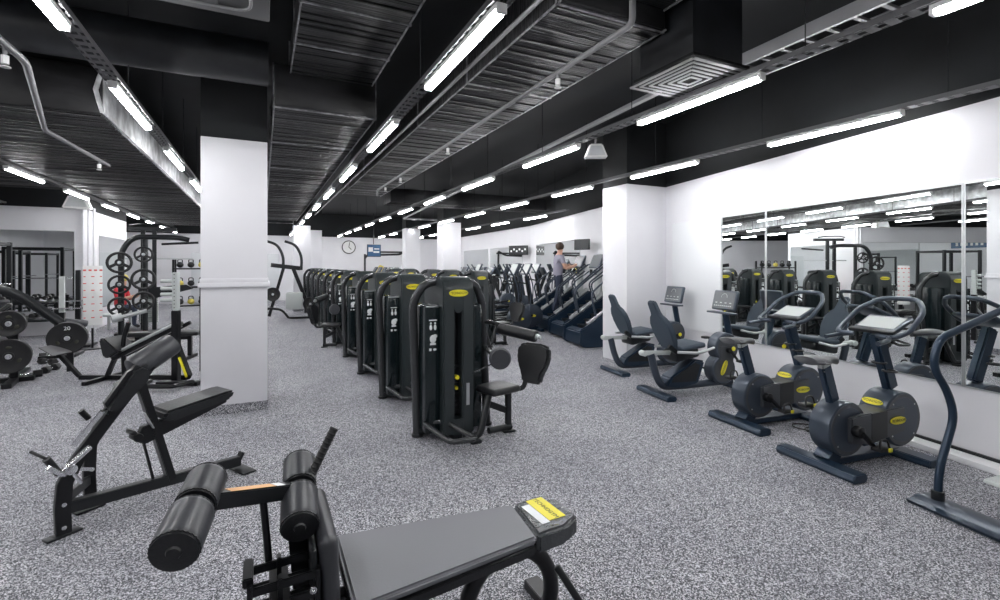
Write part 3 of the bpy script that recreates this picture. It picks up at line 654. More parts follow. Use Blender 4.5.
# ------------------------------------------------------------------ recumbent bikes
def recumbent(label, loc, rz):
    r = thing('recumbent_bike', label, 'exercise bike', loc, rz, 'recumbent exercise bikes by the square pillar')
    b = B(); b.prism([(-.06, 0), (-.075, .03), (-.055, .06), (.06, .06), (.075, .03), (.06, 0)], -.31, .31, .006); b.make('rear_foot', NAVY, r)
    b = B(); b.prism([(1.15, 0), (1.14, .03), (1.16, .06), (1.27, .06), (1.29, .03), (1.27, 0)], -.26, .26, .006); b.make('front_foot', NAVY, r)
    b = B(); b.tube(fillet([(-.07, 0, .52), (-.01, 0, .28), (.08, 0, .10), (.35, 0, .09), (1.15, 0, .10)], .12, 5), .045, 12); b.make('main_tube', NAVYL, r)
    b = B(); b.prism([(.10, .12), (.14, .22), (.52, .43), (.66, .40), (.56, .13), (.30, .09)], -.10, .10, .02); b.make('lower_casing', NAVY, r)
    b = B(); b.prism([(.16, .17), (.18, .23), (.50, .39), (.58, .36), (.51, .16)], -.104, -.098); b.make('casing_inset', CHAR, r)
    b = B(); b.bar((-.16, 0, .53), (.52, 0, .50), .07, .05, .01); b.cyl((-.18, -.05, .53), (-.18, .05, .53), .035, 14, .008); b.make('slide_rail', CONS, r)
    b = B(); b.box((.36, 0, .50), (.34, .30, .12), (0, R(-10), 0), .03); b.bar((.1, -.12, .62), (.25, -.12, .50), .04, .05); b.make('seat_carriage', CHAR, r)
    b = B(); b.box((.40, 0, .60), (.38, .40, .065), (0, R(-6), 0), .03, seg=4); b.make('seat_pad', BSEAT, r)
    # backrest: narrow top over a wider shield
    t = bmesh.new(); n = 14
    prof = [(.0, .13), (.10, .18), (.22, .205), (.34, .195), (.42, .15), (.46, .10), (.50, .085), (.62, .075), (.65, .055)]
    fr = [[t.verts.new((-.02*math.cos(y*6), s*w, h)) for s, y in ((-1, w), (-.5, w/2), (0, 0), (.5, w/2), (1, w))] for h, w in prof]
    bk = [[t.verts.new((-.07, s*w*.92, h)) for s in (-1, -.5, 0, .5, 1)] for h, w in prof]
    for G, fl_ in ((fr, 1), (bk, 0)):
        for a_, b_ in zip(G, G[1:]):
            for k in range(4): t.faces.new((a_[k], a_[k+1], b_[k+1], b_[k]))
    for k in (0, 4):
        for i in range(len(prof)-1): t.faces.new((fr[i][k], fr[i+1][k], bk[i+1][k], bk[i][k]))
    for i in (0, len(prof)-1):
        for k in range(4): t.faces.new((fr[i][k], fr[i][k+1], bk[i][k+1], bk[i][k]))
    bmesh.ops.recalc_face_normals(t, faces=t.faces); bmesh.ops.bevel(t, geom=[e for e in t.edges if e.calc_face_angle(0) > .7], offset=.012, segments=2, affect='EDGES')
    B().add(t).make('backrest', BSEAT, r, (.24, 0, .585), (0, R(-24), 0))
    for s in (-1, 1):
        b = B(); b.tube(fillet([(.15, s*.22, .56), (.40, s*.29, .545), (.62, s*.29, .60)], .06), .017, 10); b.make('side_handle', SILV, r)
    # drive unit
    for x, z, nm in ((1.0, .55, 'upper_drive'), (.95, .27, 'lower_drive')):
        q = B(); q.lathe([(.17, 0), (.185, .015), (.185, .15), (.17, .165)], (x, -.10, z), (0, 1, 0), 36); o = q.make(nm, NAVYL, r)
        q = B(); q.lathe([(.150, -.003), (.15, .002)], (x, -.10, z), (0, 1, 0), 36); q.make('drive_cover', SLATE, o)
    b = B(); b.prism([(.86, .24), (.88, .58), (1.13, .58), (1.06, .20)], -.108, .04, .01); b.make('drive_link', SLATE, r)
    badge(r, (.935, -.112, .30), s=1.5, ry=R(-66))
    b = B(); b.cyl((1.0, -.11, .52), (1.0, -.16, .52), .035, 16, .005); b.bar((1.0, -.15, .52), (1.10, -.16, .40), .02, .035, up=(0, 1, 0)); b.bar((1.0, .10, .52), (.90, .11, .64), .02, .035, up=(0, 1, 0)); b.make('crank', BLK, r)
    for x, y, z in ((1.11, -.21, .39), (.89, .16, .65)):
        b = B(); b.box((x, y, z), (.09, .09, .03), bev=.01); b.make('pedal', RUB, r)
    q = B(); q.cyl((1.03, -.165, .545), (1.03, -.175, .545), .028, 16, .003); q.make('yellow_ring', YEL, r)
    b = B(); b.tube(fillet([(1.12, 0, .35), (1.14, 0, .60), (1.06, 0, .98)], .1), .042, 12); b.make('console_post', NAVY, r)
    b = B(); b.box((0, 0, 0), (.045, .40, .26), bev=.018); cs = b.make('console', NAVYL, r, (1.06, 0, 1.14), (0, R(14), 0))
    B().box((-.024, 0, .0), (.004, .35, .215)).make('display', SCREEN, cs)
    b = B()
    for i in range(9): b.box((-.028, -.13+.034*i, -.075), (.003, .020, .010))
    b.tube([(-.028, .05*math.cos(a), .035+.05*math.sin(a)) for a in [PI*k/10 for k in range(11)]], .003, 5)
    for i in range(4): b.box((-.028, -.12+.08*i, -.035), (.003, .03, .012))
    b.make('display_marks', CONS, cs)
    b = B(); b.box((1.00, 0, .985), (.10, .44, .025), bev=.01); b.make('console_shelf', NAVYL, r)
    return r
rb = recumbent('nearer recumbent bike with console post, in front of the white panel', (4.33, 4.5, 0), R(-8))
dup(rb, (4.70, 5.72, 0), R(-8), 'farther recumbent bike standing at the foot of the white pillar')
# ------------------------------------------------------------------ machine at the right edge: long handrail
r = thing('stair_climber', 'walking machine with tall curved handrail, cut by the right frame edge', 'gym machine', (3.88, 1.65, 0), R(-12))
for y, nm in ((0, 'handrail'), (-.85, 'handrail')):
    b = B(); b.tube(fillet([(.16, y, .03), (.17, y, .24), (.31, y, .58), (.25, y, .75), (.11, y, .93), (.17, y, 1.11), (.34, y, 1.16), (.80, y, 1.30), (1.05, y, 1.30)], .13, 6), .024, 12); b.make(nm, NAVY, r)
    b = B(); b.cyl((.16, y, .035), (.16, y, .10), .036, 16, .004); b.make('rail_collar', CHAR, r)
b = B(); b.prism([(.06, 0), (.06, .02), (.10, .042), (.22, .042), (.26, .02), (.26, 0)], -.95, .10, .004); b.make('rear_foot', NAVYL, r)
b = B(); b.prism([(.02, .0), (.0, .025), (.06, .03), (.07, 0)], -.95, .09, .002); b.make('foot_edge', NAVY, r)
b = B(); b.bar((.16, -.42, .05), (1.1, -.42, .05), .12, .05); b.prism([(.95, 0), (.93, .12), (1.08, .16), (1.2, .08), (1.2, 0)], -.75, -.1, .015); b.make('floor_beam', NAVY, r)
b = B(); b.bar((1.05, -.42, .1), (.92, -.42, 1.15), .13, .10, .02, up=(1, 0, 0)); b.make('column', CONS, r)
b = B(); b.box((.92, -.42, 1.32), (.06, .46, .32), (0, R(20), 0), .02); b.make('console', NAVYL, r)
for y in (-.62, -.22):
    b = B(); b.prism([(.35, .19), (.36, .215), (.72, .235), (.80, .26), (.80, .235), (.72, .205)], y-.09, y+.09, .006); b.bar((.72, y, .2), (1.0, y, .12), .04, .05); b.make('foot_plate', CONS, r)
b = B(); b.lathe([(.15, 0), (.17, .02), (.17, .2), (.15, .22)], (1.0, -.53, .23), (0, 1, 0), 30); b.make('drive_housing', NAVYL, r)
badge(r, (.88, -.375, 1.0), rz=-PI/2, s=.8)
# ------------------------------------------------------------------ steppers
def stepper(label, loc, rz):
    r = thing('step_machine', label, 'gym machine', loc, rz, 'step machines along the right wall')
    for s in (-1, 1):
        b = B(); b.prism([(0, .08), (.02, .36), (.18, .44), (1.0, .98), (1.12, .98), (1.12, 0), (.12, 0), (.03, .03)], s*.40-.04, s*.40+.04, .02); sp = b.make('side_panel', NAVY, r)
        b = B(); b.bar((.16, s*.40, .47), (1.02, s*.40, 1.04), .06, .03, .008); b.make('rail_cap', SILV, sp)
    b = B()
    for k in range(6): b.box((.24+.15*k, 0, .26+.10*k), (.19, .70, .03), bev=.006); b.box((.33+.15*k, 0, .31+.10*k), (.02, .70, .09), bev=.004)
    b.make('stair_treads', CHAR, r)
    b = B(); b.prism([(.02, .05), (.04, .30), (.2, .35), (.25, .05)], -.36, .36, .02); b.make('entry_step', NAVY, r)
    for s in (-1, 1):
        b = B(); b.tube(fillet([(.35, s*.38, .60), (.25, s*.38, 1.05), (.50, s*.38, 1.25), (.98, s*.34, 1.62), (1.08, s*.2, 1.60)], .12, 5), .02, 10); b.tube(fillet([(.75, s*.38, .85), (.62, s*.38, 1.2), (1.0, s*.34, 1.45)], .1), .018, 8); b.make('handrail', NAVYL, r)
    b = B(); b.bar((1.05, 0, .9), (1.05, 0, 1.50), .16, .12, .02); b.make('column', CONS, r)
    b = B(); b.box((0, 0, 0), (.05, .50, .34), bev=.018); cs = b.make('console', NAVYL, r, (1.02, 0, 1.68), (0, R(24), 0))
    B().box((-.027, 0, 0), (.004, .44, .27)).make('display', SCREEN, cs)
    b = B(); b.cyl((.93, -.1, 1.38), (.93, -.1, 1.50), .035, 14); b.cyl((.93, .1, 1.38), (.93, .1, 1.50), .035, 14); b.make('bottle_holder', CHAR, r)
    return r
st = stepper('nearest dark blue step machine, beside the wide pillar', (5.55, 8.1, 0), R(-10))
for k, (x, y) in enumerate(((5.85, 9.15), (6.12, 10.2), (6.4, 11.25))):
    dup(st, (x, y, 0), R(-10), '%s dark blue step machine counted from the wide pillar' % ['second', 'third', 'fourth'][k])
# ------------------------------------------------------------------ ellipticals and treadmills
def elliptical(label, loc, rz):
    r = thing('elliptical_trainer', label, 'gym machine', loc, rz, 'elliptical trainers behind the machines')
    b = B(); b.box((0, 0, .04), (.10, .60, .07), bev=.02); b.box((1.3, 0, .04), (.10, .60, .07), bev=.02); b.bar((0, 0, .08), (1.3, 0, .08), .14, .08, .02); b.make('base_frame', NAVY, r)
    q = B(); q.lathe([(.24, 0), (.27, .02), (.27, .2), (.24, .22)], (1.12, -.11, .38), (0, 1, 0), 30); h = q.make('wheel_housing', NAVYL, r)
    badge(h, (1.12, -.118, .38), s=1.2)
    for s in (-1, 1):
        b = B(); b.bar((.15, s*.17, .26), (1.1, s*.17, .40), .05, .06, .01); b.box((.38, s*.17, .33), (.36, .14, .04), bev=.015); b.make('pedal_arm', CHAR, r)
        b = B(); b.tube(fillet([(.98, s*.26, .45), (1.02, s*.27, .95), (.92, s*.29, 1.3), (.72, s*.25, 1.62)], .15, 5), .019, 8); b.make('swing_handle', NAVYL, r)
    b = B(); b.bar((1.15, 0, .5), (1.0, 0, 1.35), .10, .10, .02, up=(1, 0, 0)); b.tube(fillet([(.98, 0, 1.15), (.75, -.2, 1.2), (.75, .2, 1.2), (.98, .0, 1.15)], .06), .016, 8); b.make('column', CHAR, r)
    b = B(); b.box((0, 0, 0), (.05, .44, .30), bev=.018); cs = b.make('console', NAVYL, r, (1.0, 0, 1.50), (0, R(25), 0))
    B().box((-.027, 0, 0), (.004, .38, .24)).make('display', CONS, cs)
    return r
def treadmill(label, loc, rz):
    r = thing('treadmill', label, 'treadmill', loc, rz, 'treadmills along the right wall at the back')
    b = B(); b.box((.8, 0, .12), (1.7, .80, .14), bev=.03); b.make('deck', NAVY, r)
    b = B(); b.box((.75, 0, .195), (1.5, .50, .012)); b.make('belt', RUB, r)
    b = B(); b.box((1.45, 0, .24), (.45, .78, .18), bev=.06); b.make('motor_cover', NAVYL, r)
    for s in (-1, 1):
        b = B(); b.bar((1.55, s*.38, .15), (1.15, s*.38, 1.22), .06, .12, .015, up=(1, 0, 0)); b.make('upright', CHAR, r)
        b = B(); b.tube(fillet([(1.2, s*.38, 1.15), (.95, s*.38, 1.05), (.62, s*.38, 1.0)], .08), .022, 8); b.make('handrail', SILV, r)
    b = B(); b.box((0, 0, 0), (.08, .80, .34), bev=.025); cs = b.make('console', NAVYL, r, (1.15, 0, 1.36), (0, R(28), 0))
    B().box((-.042, 0, .03), (.004, .55, .24)).make('display', SCREEN, cs)
    return r
el = elliptical('nearest elliptical trainer, its round wheel badge showing behind front machine', (4.15, 9.9, 0), R(-8))
k = 1
for x, y in ((4.75, 10.4), (4.95, 11.3), (6.25, 12.5), (4.75, 13.3), (6.3, 13.6), (6.4, 14.9)):
    dup(el, (x, y, 0), R(-8), '%s elliptical trainer going back from the front machines' % ORD[k]); k += 1
tm = treadmill('nearest treadmill of the back right row', (6.35, 16.3, 0), R(-6))
for k, y in enumerate((17.3, 18.3, 19.3, 20.3, 21.3)):
    dup(tm, (6.45+.06*k, y, 0), R(-6), '%s treadmill of the back right row' % ORD[k+1])
for k, y in enumerate((17.3, 18.4, 19.5, 20.6, 21.7)):
    dup(tm, (3.1+.05*k, y, 0), R(-6), '%s treadmill of the row between the far pillars' % ORD[k], 'treadmills between the far pillars')
# ------------------------------------------------------------------ left: incline press bench
T3 = thing('incline_press_machine', 'black incline press machine just left of the square pillar', 'gym machine', (-2.28, 8.63, 0), R(-26.2))
b = B(); b.bar((.46, -.0, .30), (1.40, 0, .775), .07, .08); b.bar((.46, .22, .30), (1.40, .22, .775), .04, .05); b.make('incline_rail', BLK, T3)
b = B(); b.tube([(.50, -.06, .36), (1.38, -.06, .80)], .022, 10); b.make('guide_rod', SILV, T3)
b = B(); b.prism([(.38, .58), (.44, .61), (.66, .42), (.52, .33), (.44, .34)], -.16, .22, .02); b.make('backrest', VINYL, T3)
b = B(); b.box((1.0, .09, .62), (.70, .24, .06), (0, R(-27), 0), .02); b.make('pad', VINYL, T3)
b = B(); b.bar((-.32, 0, .39), (0, 0, .05), .05, .05); b.bar((0, 0, .04), (1.5, 0, .04), .06, .06); b.bar((.38, 0, .05), (.50, 0, .33), .05, .05); b.bar((.35, -.35, .03), (.35, .45, .03), .06, .05); b.make('base_frame', BLK, T3)
B().box((-.34, 0, .42), (.22, .30, .012), (0, R(30), 0)).make('foot_board', PIPE, T3)
b = B(); b.bar((1.42, -.12, .02), (1.42, -.12, .98), .085, .085, .006); b.bar((1.42, .5, .02), (1.42, .5, 1.42), .085, .085, .006); b.make('upright_post', BLK, T3)
b = B(); b.bar((1.42, -.12, .98), (1.42, -.12, 1.50), .07, .07, .006); gp = b.make('guide_post', CONS, T3)
b = B()
for k_ in range(10): b.cyl((1.42, -.16, 1.02+.05*k_), (1.42, -.158, 1.02+.05*k_), .008, 8)
b.make('guide_holes', INK, gp)
for z in (1.38, 1.28, 1.20, 1.12): B().cyl((1.38, -.13, z), (1.24, -.16, z), .026, 12, .006).make('rack_peg', CONS, T3)
b = B(); b.bar((1.42, -.12, .55), (1.75, -.35, .12), .05, .10); b.bar((1.30, -.30, .03), (1.85, -.30, .03), .10, .05); b.tube(fillet([(1.2, -.3, .06), (1.25, -.6, .06), (1.7, -.6, .06), (1.8, -.35, .06)], .08), .03, 8); b.make('floor_foot', BLK, T3)
b = B(); b.bar((1.56, -.245, .36), (1.74, -.37, .13), .055, .03, up=(1, 0, 1)); b.make('warning_label', YEL, T3)
b = B(); b.tube(fillet([(.62, .0, .05), (.60, 0, .55), (.68, .0, .80)], .1), .03, 10); b.make('leg_post', BLK, T3)
b = B(); b.tube([(.52, -.10, .86), (.60, -.02, .88)], .055, 12); b.tube([(.60, -.02, .88), (.82, .16, .95)], .028, 10); b.make('knurled_handle', SILV, T3)
r = thing('weight_bench', 'flat black bench behind the incline press machine', 'bench', (-1.5, 9.9, 0), R(-15))
B().box((0, 0, .44), (1.15, .28, .08), bev=.03).make('bench_pad', VINYL, r)
for x in (-.4, .4):
    b = B(); b.bar((x, 0, .03), (x, 0, .41), .06, .06); b.bar((x, -.25, .03), (x, .25, .03), .06, .05); b.make('leg', BLK, r)
b = B(); b.bar((-.4, 0, .36), (.4, 0, .36), .06, .06); b.make('frame', BLK, r)
# ------------------------------------------------------------------ plates
pl_cache = {}
NUM20 = text_mesh('20', .075, WINK, .001)
def plate(label, loc, rz, R_=.20, w=.05, num=False, spoked=False, group='weight plates on the loading machine', tilt=0):
    r = thing('weight_plate', label, 'weight plate', loc, rz, group)
    key = (R_, w, spoked)
    if key not in pl_cache:
        b = B(); b.lathe([(.03, 0), (.055, 0), (.058, .012), (R_*.62, .018), (R_*.78, .006), (R_*.97, .0), (R_, .008), (R_, w-.008), (R_*.97, w), (R_*.78, w-.006), (R_*.6, w-.018), (.055, w-.012), (.03, w)], (0, -w/2, 0), (0, 1, 0), 40)
        if spoked:
            b = B(); b.tube([(R_*.88*math.cos(a), 0, R_*.88*math.sin(a)) for a in [2*PI*k/28 for k in range(28)]], R_*.12, 8, True)
            b.lathe([(.03, 0), (R_*.34, 0), (R_*.36, w/2), (R_*.34, w), (.03, w)], (0, -w/2, 0), (0, 1, 0), 20)
            for a in (PI/2, PI/2+2.094, PI/2+4.189): b.bar((0, 0, 0), (R_*.85*math.cos(a), 0, R_*.85*math.sin(a)), w*.5, R_*.30, .004, up=(0, 1, 0)) if False else b.box((R_*.55*math.cos(a), 0, R_*.55*math.sin(a)), (R_*.6, w*.5, R_*.26), (0, -a, 0), .004)
        me = b.mesh('disc', RUB)
        b = B(); b.lathe([(.022, -.004), (.034, -.002), (.034, .004)], (0, -w/2, 0), (0, 1, 0), 20); hub = b.mesh('hub', SILV)
        b = B()
        for a in (PI/2, PI/2+2.094, PI/2+4.189):
            x = R_*.52*math.cos(a); z = R_*.52*math.sin(a); b.sphere((x, -w/2+.012, z), .03, (1.1, .25, .7), 10, rot=(0, -a+PI/2, 0))
        slot = b.mesh('grip_slots', INK)
        pl_cache[key] = (me, hub, slot)
    me, hub, slot = pl_cache[key]
    put('disc', me, r); put('hub', hub, r)
    if not spoked: put('grip_slots', slot, r)
    if num: put('lettering', NUM20, r, (0, -w/2-.001, R_*.62), (PI/2, 0, 0))
    return r
r = thing('plate_loaded_machine', 'plate-loaded machine with curved top arm at the left edge', 'gym machine', (-3.05, 8.9, 0), R(10))
b = B(); b.tube(fillet([(-.9, .3, 1.25), (-.45, .3, 1.33), (-.05, .3, 1.22), (.35, .2, .85), (.6, .1, .62)], .25, 6), .05, 12, flat=1.3); b.make('curved_arm', CHAR, r)
b = B(); b.bar((.0, 0, .03), (.0, 0, .85), .10, .08); b.bar((-.6, 0, .03), (.2, 0, .03), .10, .06); b.bar((0, -.5, .03), (0, .8, .03), .10, .06); b.bar((0.55, .25, .03), (.55, .25, .72), .08, .08); b.bar((-.7, .3, .03), (-.7, .3, 1.5), .14, .12); b.make('frame', BLK, r)
for x, ya, yb, z in ((0, .3, -.42, .40), (0, .3, -.42, .83), (.55, .5, -.15, .56)): B().cyl((x, ya, z), (x, yb, z), .025, 12).make('plate_horn', CHROME, r)
b = B(); b.cyl((.50, .12, .78), (.74, .22, .72), .05, 16, .01); b.make('roller', GVINYL, r)
b = B(); b.box((-.35, .1, .55), (.5, .3, .08), bev=.03); b.make('seat_pad', VINYL, r)
def lw(x, y, z, ox=-3.05, oy=8.9, a=R(10)): return (ox+x*math.cos(a)-y*math.sin(a), oy+x*math.sin(a)+y*math.cos(a), z)
for i, y in enumerate((-.36, -.30, -.24)): plate(['big weight plate on the lowest horn, outermost', 'big weight plate on the lowest horn, middle', 'big weight plate on the lowest horn, innermost'][i], lw(0, y, .40), R(10), .225-.006*i)
for i, y in enumerate((-.36, -.30)): plate(['smaller weight plate on the upper horn, outer one', 'smaller weight plate on the upper horn, inner one'][i], lw(0, y, .83), R(10), .17)
for i, y in enumerate((-.10, -.04, .02)): plate(['weight plate marked 20 in white beside the big plates', 'weight plate directly behind the one marked 20', 'third weight plate behind the one marked 20'][i], lw(.55, y, .56), R(10), .225, num=(i == 0))
# low dumbbell-like kit near wall
def dumbbell(label, loc, rz, s=1.):
    r = thing('dumbbell', label, 'dumbbell', loc, rz, 'dumbbells on the floor by the left wall')
    B().cyl((-.09*s, 0, 0), (.09*s, 0, 0), .015*s, 10).make('handle', CHROME, r)
    for u in (-1, 1): B().cyl((.07*s*u, 0, 0), (.17*s*u, 0, 0), .055*s, 6, .008).make('weight_head', RUB, r)
    return r
for i, (x, y) in enumerate(((-3.0, 9.1), (-2.85, 9.5), (-3.1, 10.2), (-3.25, 10.9))):
    dumbbell(['nearest dumbbell lying by the plate machine', 'second dumbbell lying behind the plate machine', 'third dumbbell lying behind the plate machine', 'farthest dumbbell lying behind the plate machine'][i], (x, y, .05), .4+i, 1.)
r = thing('dumbbell_rack', 'two-tier rack of dumbbells under the left wall mirror', 'rack', (-5.2, 14.05, 0))
for z in (.42, .80): B().box((0, 0, z), (2.2, .40, .04), (R(12), 0, 0), .01).make('shelf', CHAR, r)
for x in (-1.05, 1.05): b = B(); b.bar((x, .12, 0), (x, .12, .9), .06, .08); b.bar((x, -.2, .03), (x, .25, .03), .06, .05); b.make('side_frame', CHAR, r)
for j, z in enumerate((.50, .88)):
    for i in range(9):
        o = dumbbell('%s dumbbell from the left on the %s tier under the left mirror' % (['first', 'second', 'third', 'fourth', 'fifth', 'sixth', 'seventh', 'eighth', 'ninth'][i], ['lower', 'upper'][j]), (-5.2-.94+.235*i, 14.03, z), PI/2, .9); o['group'] = 'dumbbells on the two-tier rack'
for i, (x, y, a) in enumerate(((-4.15, 10.1, .3), (-4.6, 11.4, -.2))):
    r = thing('weight_bench', ['nearer black adjustable bench by the left mirror', 'farther black adjustable bench by the left mirror'][i], 'bench', (x, y, 0), a)
    B().box((-.25, 0, .48), (.42, .30, .07), bev=.03).make('seat_pad', VINYL, r); B().box((.32, 0, .72), (.80, .28, .07), (0, R(-42), 0), .03).make('backrest', VINYL, r)
    b = B(); b.bar((-.45, 0, .04), (.6, 0, .04), .07, .06); b.bar((-.1, 0, .04), (-.1, 0, .45), .06, .06); b.bar((.35, 0, .05), (.45, 0, .72), .05, .05); b.bar((-.45, -.25, .03), (-.45, .25, .03), .06, .05); b.bar((.6, -.25, .03), (.6, .25, .03), .06, .05); b.make('frame', BLK, r)
# racks at the left wall
def rack(label, loc, rz, h=2.05, w=1.1, d=.9, group='power racks by the left wall'):
    r = thing('power_rack', label, 'rack', loc, rz, group)
    for sx in (-1, 1):
        for sy in (-1, 1):
            B().bar((sx*w/2, sy*d/2, 0), (sx*w/2, sy*d/2, h), .07, .07).make('post', CHAR, r)
        for zz in (h-.04, .04): B().bar((sx*w/2, -d/2, zz), (sx*w/2, d/2, zz), .06, .06).make('side_beam', CHAR, r)
    b = B(); b.bar((-w/2, -d/2, h-.04), (w/2, -d/2, h-.04), .06, .06); b.bar((-w/2, d/2, h-.04), (w/2, d/2, h-.04), .06, .06); b.make('top_beam', CHAR, r)
    b = B(); b.cyl((-w/2-.35, -d/2-.06, 1.25), (w/2+.35, -d/2-.06, 1.25), .014, 10); b.make('barbell', CHROME, r)
    return r
rk = rack('black power rack standing near the left mirror', (-5.1, 12.6, 0), 0)
dup(rk, (-7.3, 8.5, 0), PI/2, 'black power rack by the outer left wall')
dup(rk, (-7.6, 5.0, 0), PI/2, 'black power rack at the outer left wall, nearer the front')
# bar posts holder, white and black
for i, (x, y, h) in enumerate(((-3.15, 11.0, 1.4), (-3.25, 12.2, 1.5))):
    r = thing('rack_post', ['short post with pale guide strip, left of the notice board', 'short dark post directly left of the notice board'][i], 'rack', (x, y, 0), 0, 'short rack posts')
    B().bar((0, 0, 0), (0, 0, h*.55), .08, .08).make('post', BLK, r); B().bar((0, 0, h*.55), (0, 0, h), .07, .07).make('guide_strip', CONS if i == 0 else CHAR, r)
    b = B(); b.box((0, 0, .03), (.5, .5, .05), bev=.01); b.make('foot', BLK, r)
    b = B(); b.cyl((-.3, -.06, h*.6), (.3, -.06, h*.6), .014, 8); b.make('bar', CHROME, r)
# notice stand
r = thing('notice_board', 'white notice board with red print in front of the left mirror', 'sign', (-2.9, 11.7, 0), R(20))
B().box((0, 0, 1.02), (.29, .02, 1.13), bev=.004).make('board', CAP, r)
b = B()
for i in range(4): b.box((-.12+.08*i, -.0115, 1.50), (.045, .002, .03))
for i in range(7):
    for j in range(3): b.box((-.12+.12*j, -.0115, 1.38-.13*i), (.05 if (i+j) % 2 else .03, .002, .018))
b.make('print', REDP, r)
b = B(); b.cyl((0, .02, .02), (0, .02, .4), .018, 10); b.box((0, 0, .012), (.4, .28, .02), bev=.005); b.make('stand', BLK, r)
# plate tree with hanging plates
r = thing('plate_tree', 'tall plate storage frame with curved top in front of the mirrors', 'rack', (-2.40, 12.6, 0), R(5))
b = B(); b.tube(fillet([(-.25, 0, 0), (-.25, 0, 1.9), (-.05, 0, 2.2), (.75, 0, 2.2), (.95, 0, 2.15)], .25, 6), .055, 10); b.tube(fillet([(.15, .1, 0), (.15, .1, 2.15)], .2), .05, 10); b.make('frame', CHAR, r)
b = B(); b.box((0, 0, .03), (1.0, .7, .05), bev=.02); b.make('base', BLK, r)
b = B()
for x, z in ((-.25, 1.65), (-.25, 1.2), (-.25, .75), (.15, 1.82), (.15, 1.3), (.15, .85)): B().cyl((x, .1, z), (x, -.30, z), .02, 8).make('peg', CHROME, r)
ci = 0
for x, z, rr in ((-.25, 1.65, .225), (-.25, 1.2, .20), (-.25, .75, .20), (.15, 1.82, .17), (.15, 1.3, .225), (.15, .85, .20)):
    a = R(5); X = -2.40+x*math.cos(a)+.24*math.sin(a); Y = 12.6+x*math.sin(a)-.24*math.cos(a)
    o = plate('%s weight plate on the %s peg column of the tall storage frame' % (['top', 'middle', 'bottom'][ci % 3], ['left', 'right'][ci//3]), (X, Y, z), a, rr, .05, spoked=True, group='plates hung on the tall storage frame'); ci += 1
# cable tower
r = thing('cable_tower', 'tall cable crossover tower with pull-up bars, left of square pillar', 'gym machine', (-2.42, 14.0, 0), R(5))
for x in (-.11, .11): B().bar((x, 0, 0), (x, 0, 2.45), .085, .085).make('post', CHAR, r)
b = B(); b.bar((-.4, 0, 2.45), (.55, 0, 2.45), .10, .09); b.tube(fillet([(-.35, -.15, 2.52), (-.1, -.3, 2.55), (.3, -.3, 2.55), (.5, -.15, 2.52)], .1), .02, 8); b.tube([(.25, 0, 2.1), (1.0, -.1, 2.15)], .028, 8); b.make('top_beam', CHAR, r)
b = B(); b.bar((-.5, 0, 1.75), (.9, 0, 1.75), .04, .035); b.make('cross_bar', SILV, r)
b = B(); b.prism([(-.2, .95), (-.2, 1.05), (.75, 1.12), (.9, 1.02), (.75, .98), (.1, .80)], -.05, .05, .01); b.make('side_arm', CHAR, r)
b = B()
for k_ in range(14): b.box((0, .12, .25+.05*k_), (.36, .16, .043), bev=.004)
b.make('weight_stack', CONS, r)
b = B(); b.box((0, 0, .04), (1.2, .9, .06), bev=.02); b.make('base', BLK, r)
r = thing('kettlebell_rack', 'low rack of training kit behind the cable tower', 'rack', (-1.5, 15.6, 0))
b = B(); b.box((0, 0, .5), (1.3, .4, .04), bev=.01); b.box((0, 0, 1.0), (1.3, .4, .04), bev=.01); b.box((0, 0, 1.5), (1.3, .4, .04), bev=.01); b.make('shelves', CHAR, r)
b = B()
for x in (-.63, .63): b.bar((x, -.18, 0), (x, -.18, 1.75), .05, .05); b.bar((x, .18, 0), (x, .18, 1.75), .05, .05)
b.make('uprights', CHAR, r)
for zi, z in enumerate((.52, 1.02, 1.52)):
    for i in range(5):
        o = thing('kettlebell', '%s kettlebell from the left on the %s shelf behind the tower' % (['first', 'second', 'third', 'fourth', 'fifth'][i], ['bottom', 'middle', 'top'][zi]), 'kettlebell', (-1.5-.5+.25*i, 15.6, z), 0, 'kettlebells on the low rack')
        B().sphere((0, 0, .085), .085, (1, 1, .95), 12).make('bell', [RUB, YELP, CHAR][(i+zi) % 3], o)
        B().tube(fillet([(-.05, 0, .14), (-.055, 0, .23), (.055, 0, .23), (.05, 0, .14)], .04), .013, 8).make('handle', CHAR, o)
# curved arm machine near far pillars
r = thing('chest_fly_machine', 'tall machine with two curved overhead arms, right of square pillar', 'gym machine', (.72, 15.6, 0), R(-10))
for s in (-.28, .22):
    b = B(); b.tube(fillet([(s-.35, 0, 2.30), (s-.05, 0, 2.20), (s+.12, 0, 1.85), (s+.1, 0, 1.45)], .2, 5), .04, 10); b.make('curved_arm', CHAR, r)
b = B(); b.bar((-.15, 0, 1.55), (-.55, 0, .1), .07, .08); b.bar((.10, 0, 1.5), (.55, 0, .3), .08, .10); b.bar((-.5, 0, 1.6), (.3, 0, 1.5), .10, .12); b.make('main_frame', BLK, r)
b = B(); b.tube(fillet([(-.95, -.1, .04), (-.6, -.1, .35), (-.2, -.1, .30), (0, -.1, .04)], .12), .035, 10); b.bar((0, 0, .04), (1.2, 0, .04), .08, .06); b.make('base_frame', BLK, r)
b = B(); b.box((.15, -.15, .55), (.45, .2, .5), bev=.05); b.make('seat_pad', CONS, r)
for i, (x, z) in enumerate(((-.45, .75), (.55, .45), (.85, .35))):
    plate(['left weight plate on the curved arm machine', 'middle weight plate on the curved arm machine', 'right weight plate on the curved arm machine'][i], (.72+x, 15.45-x*.15, z), 0, .20, group='plates on the curved arm machine')
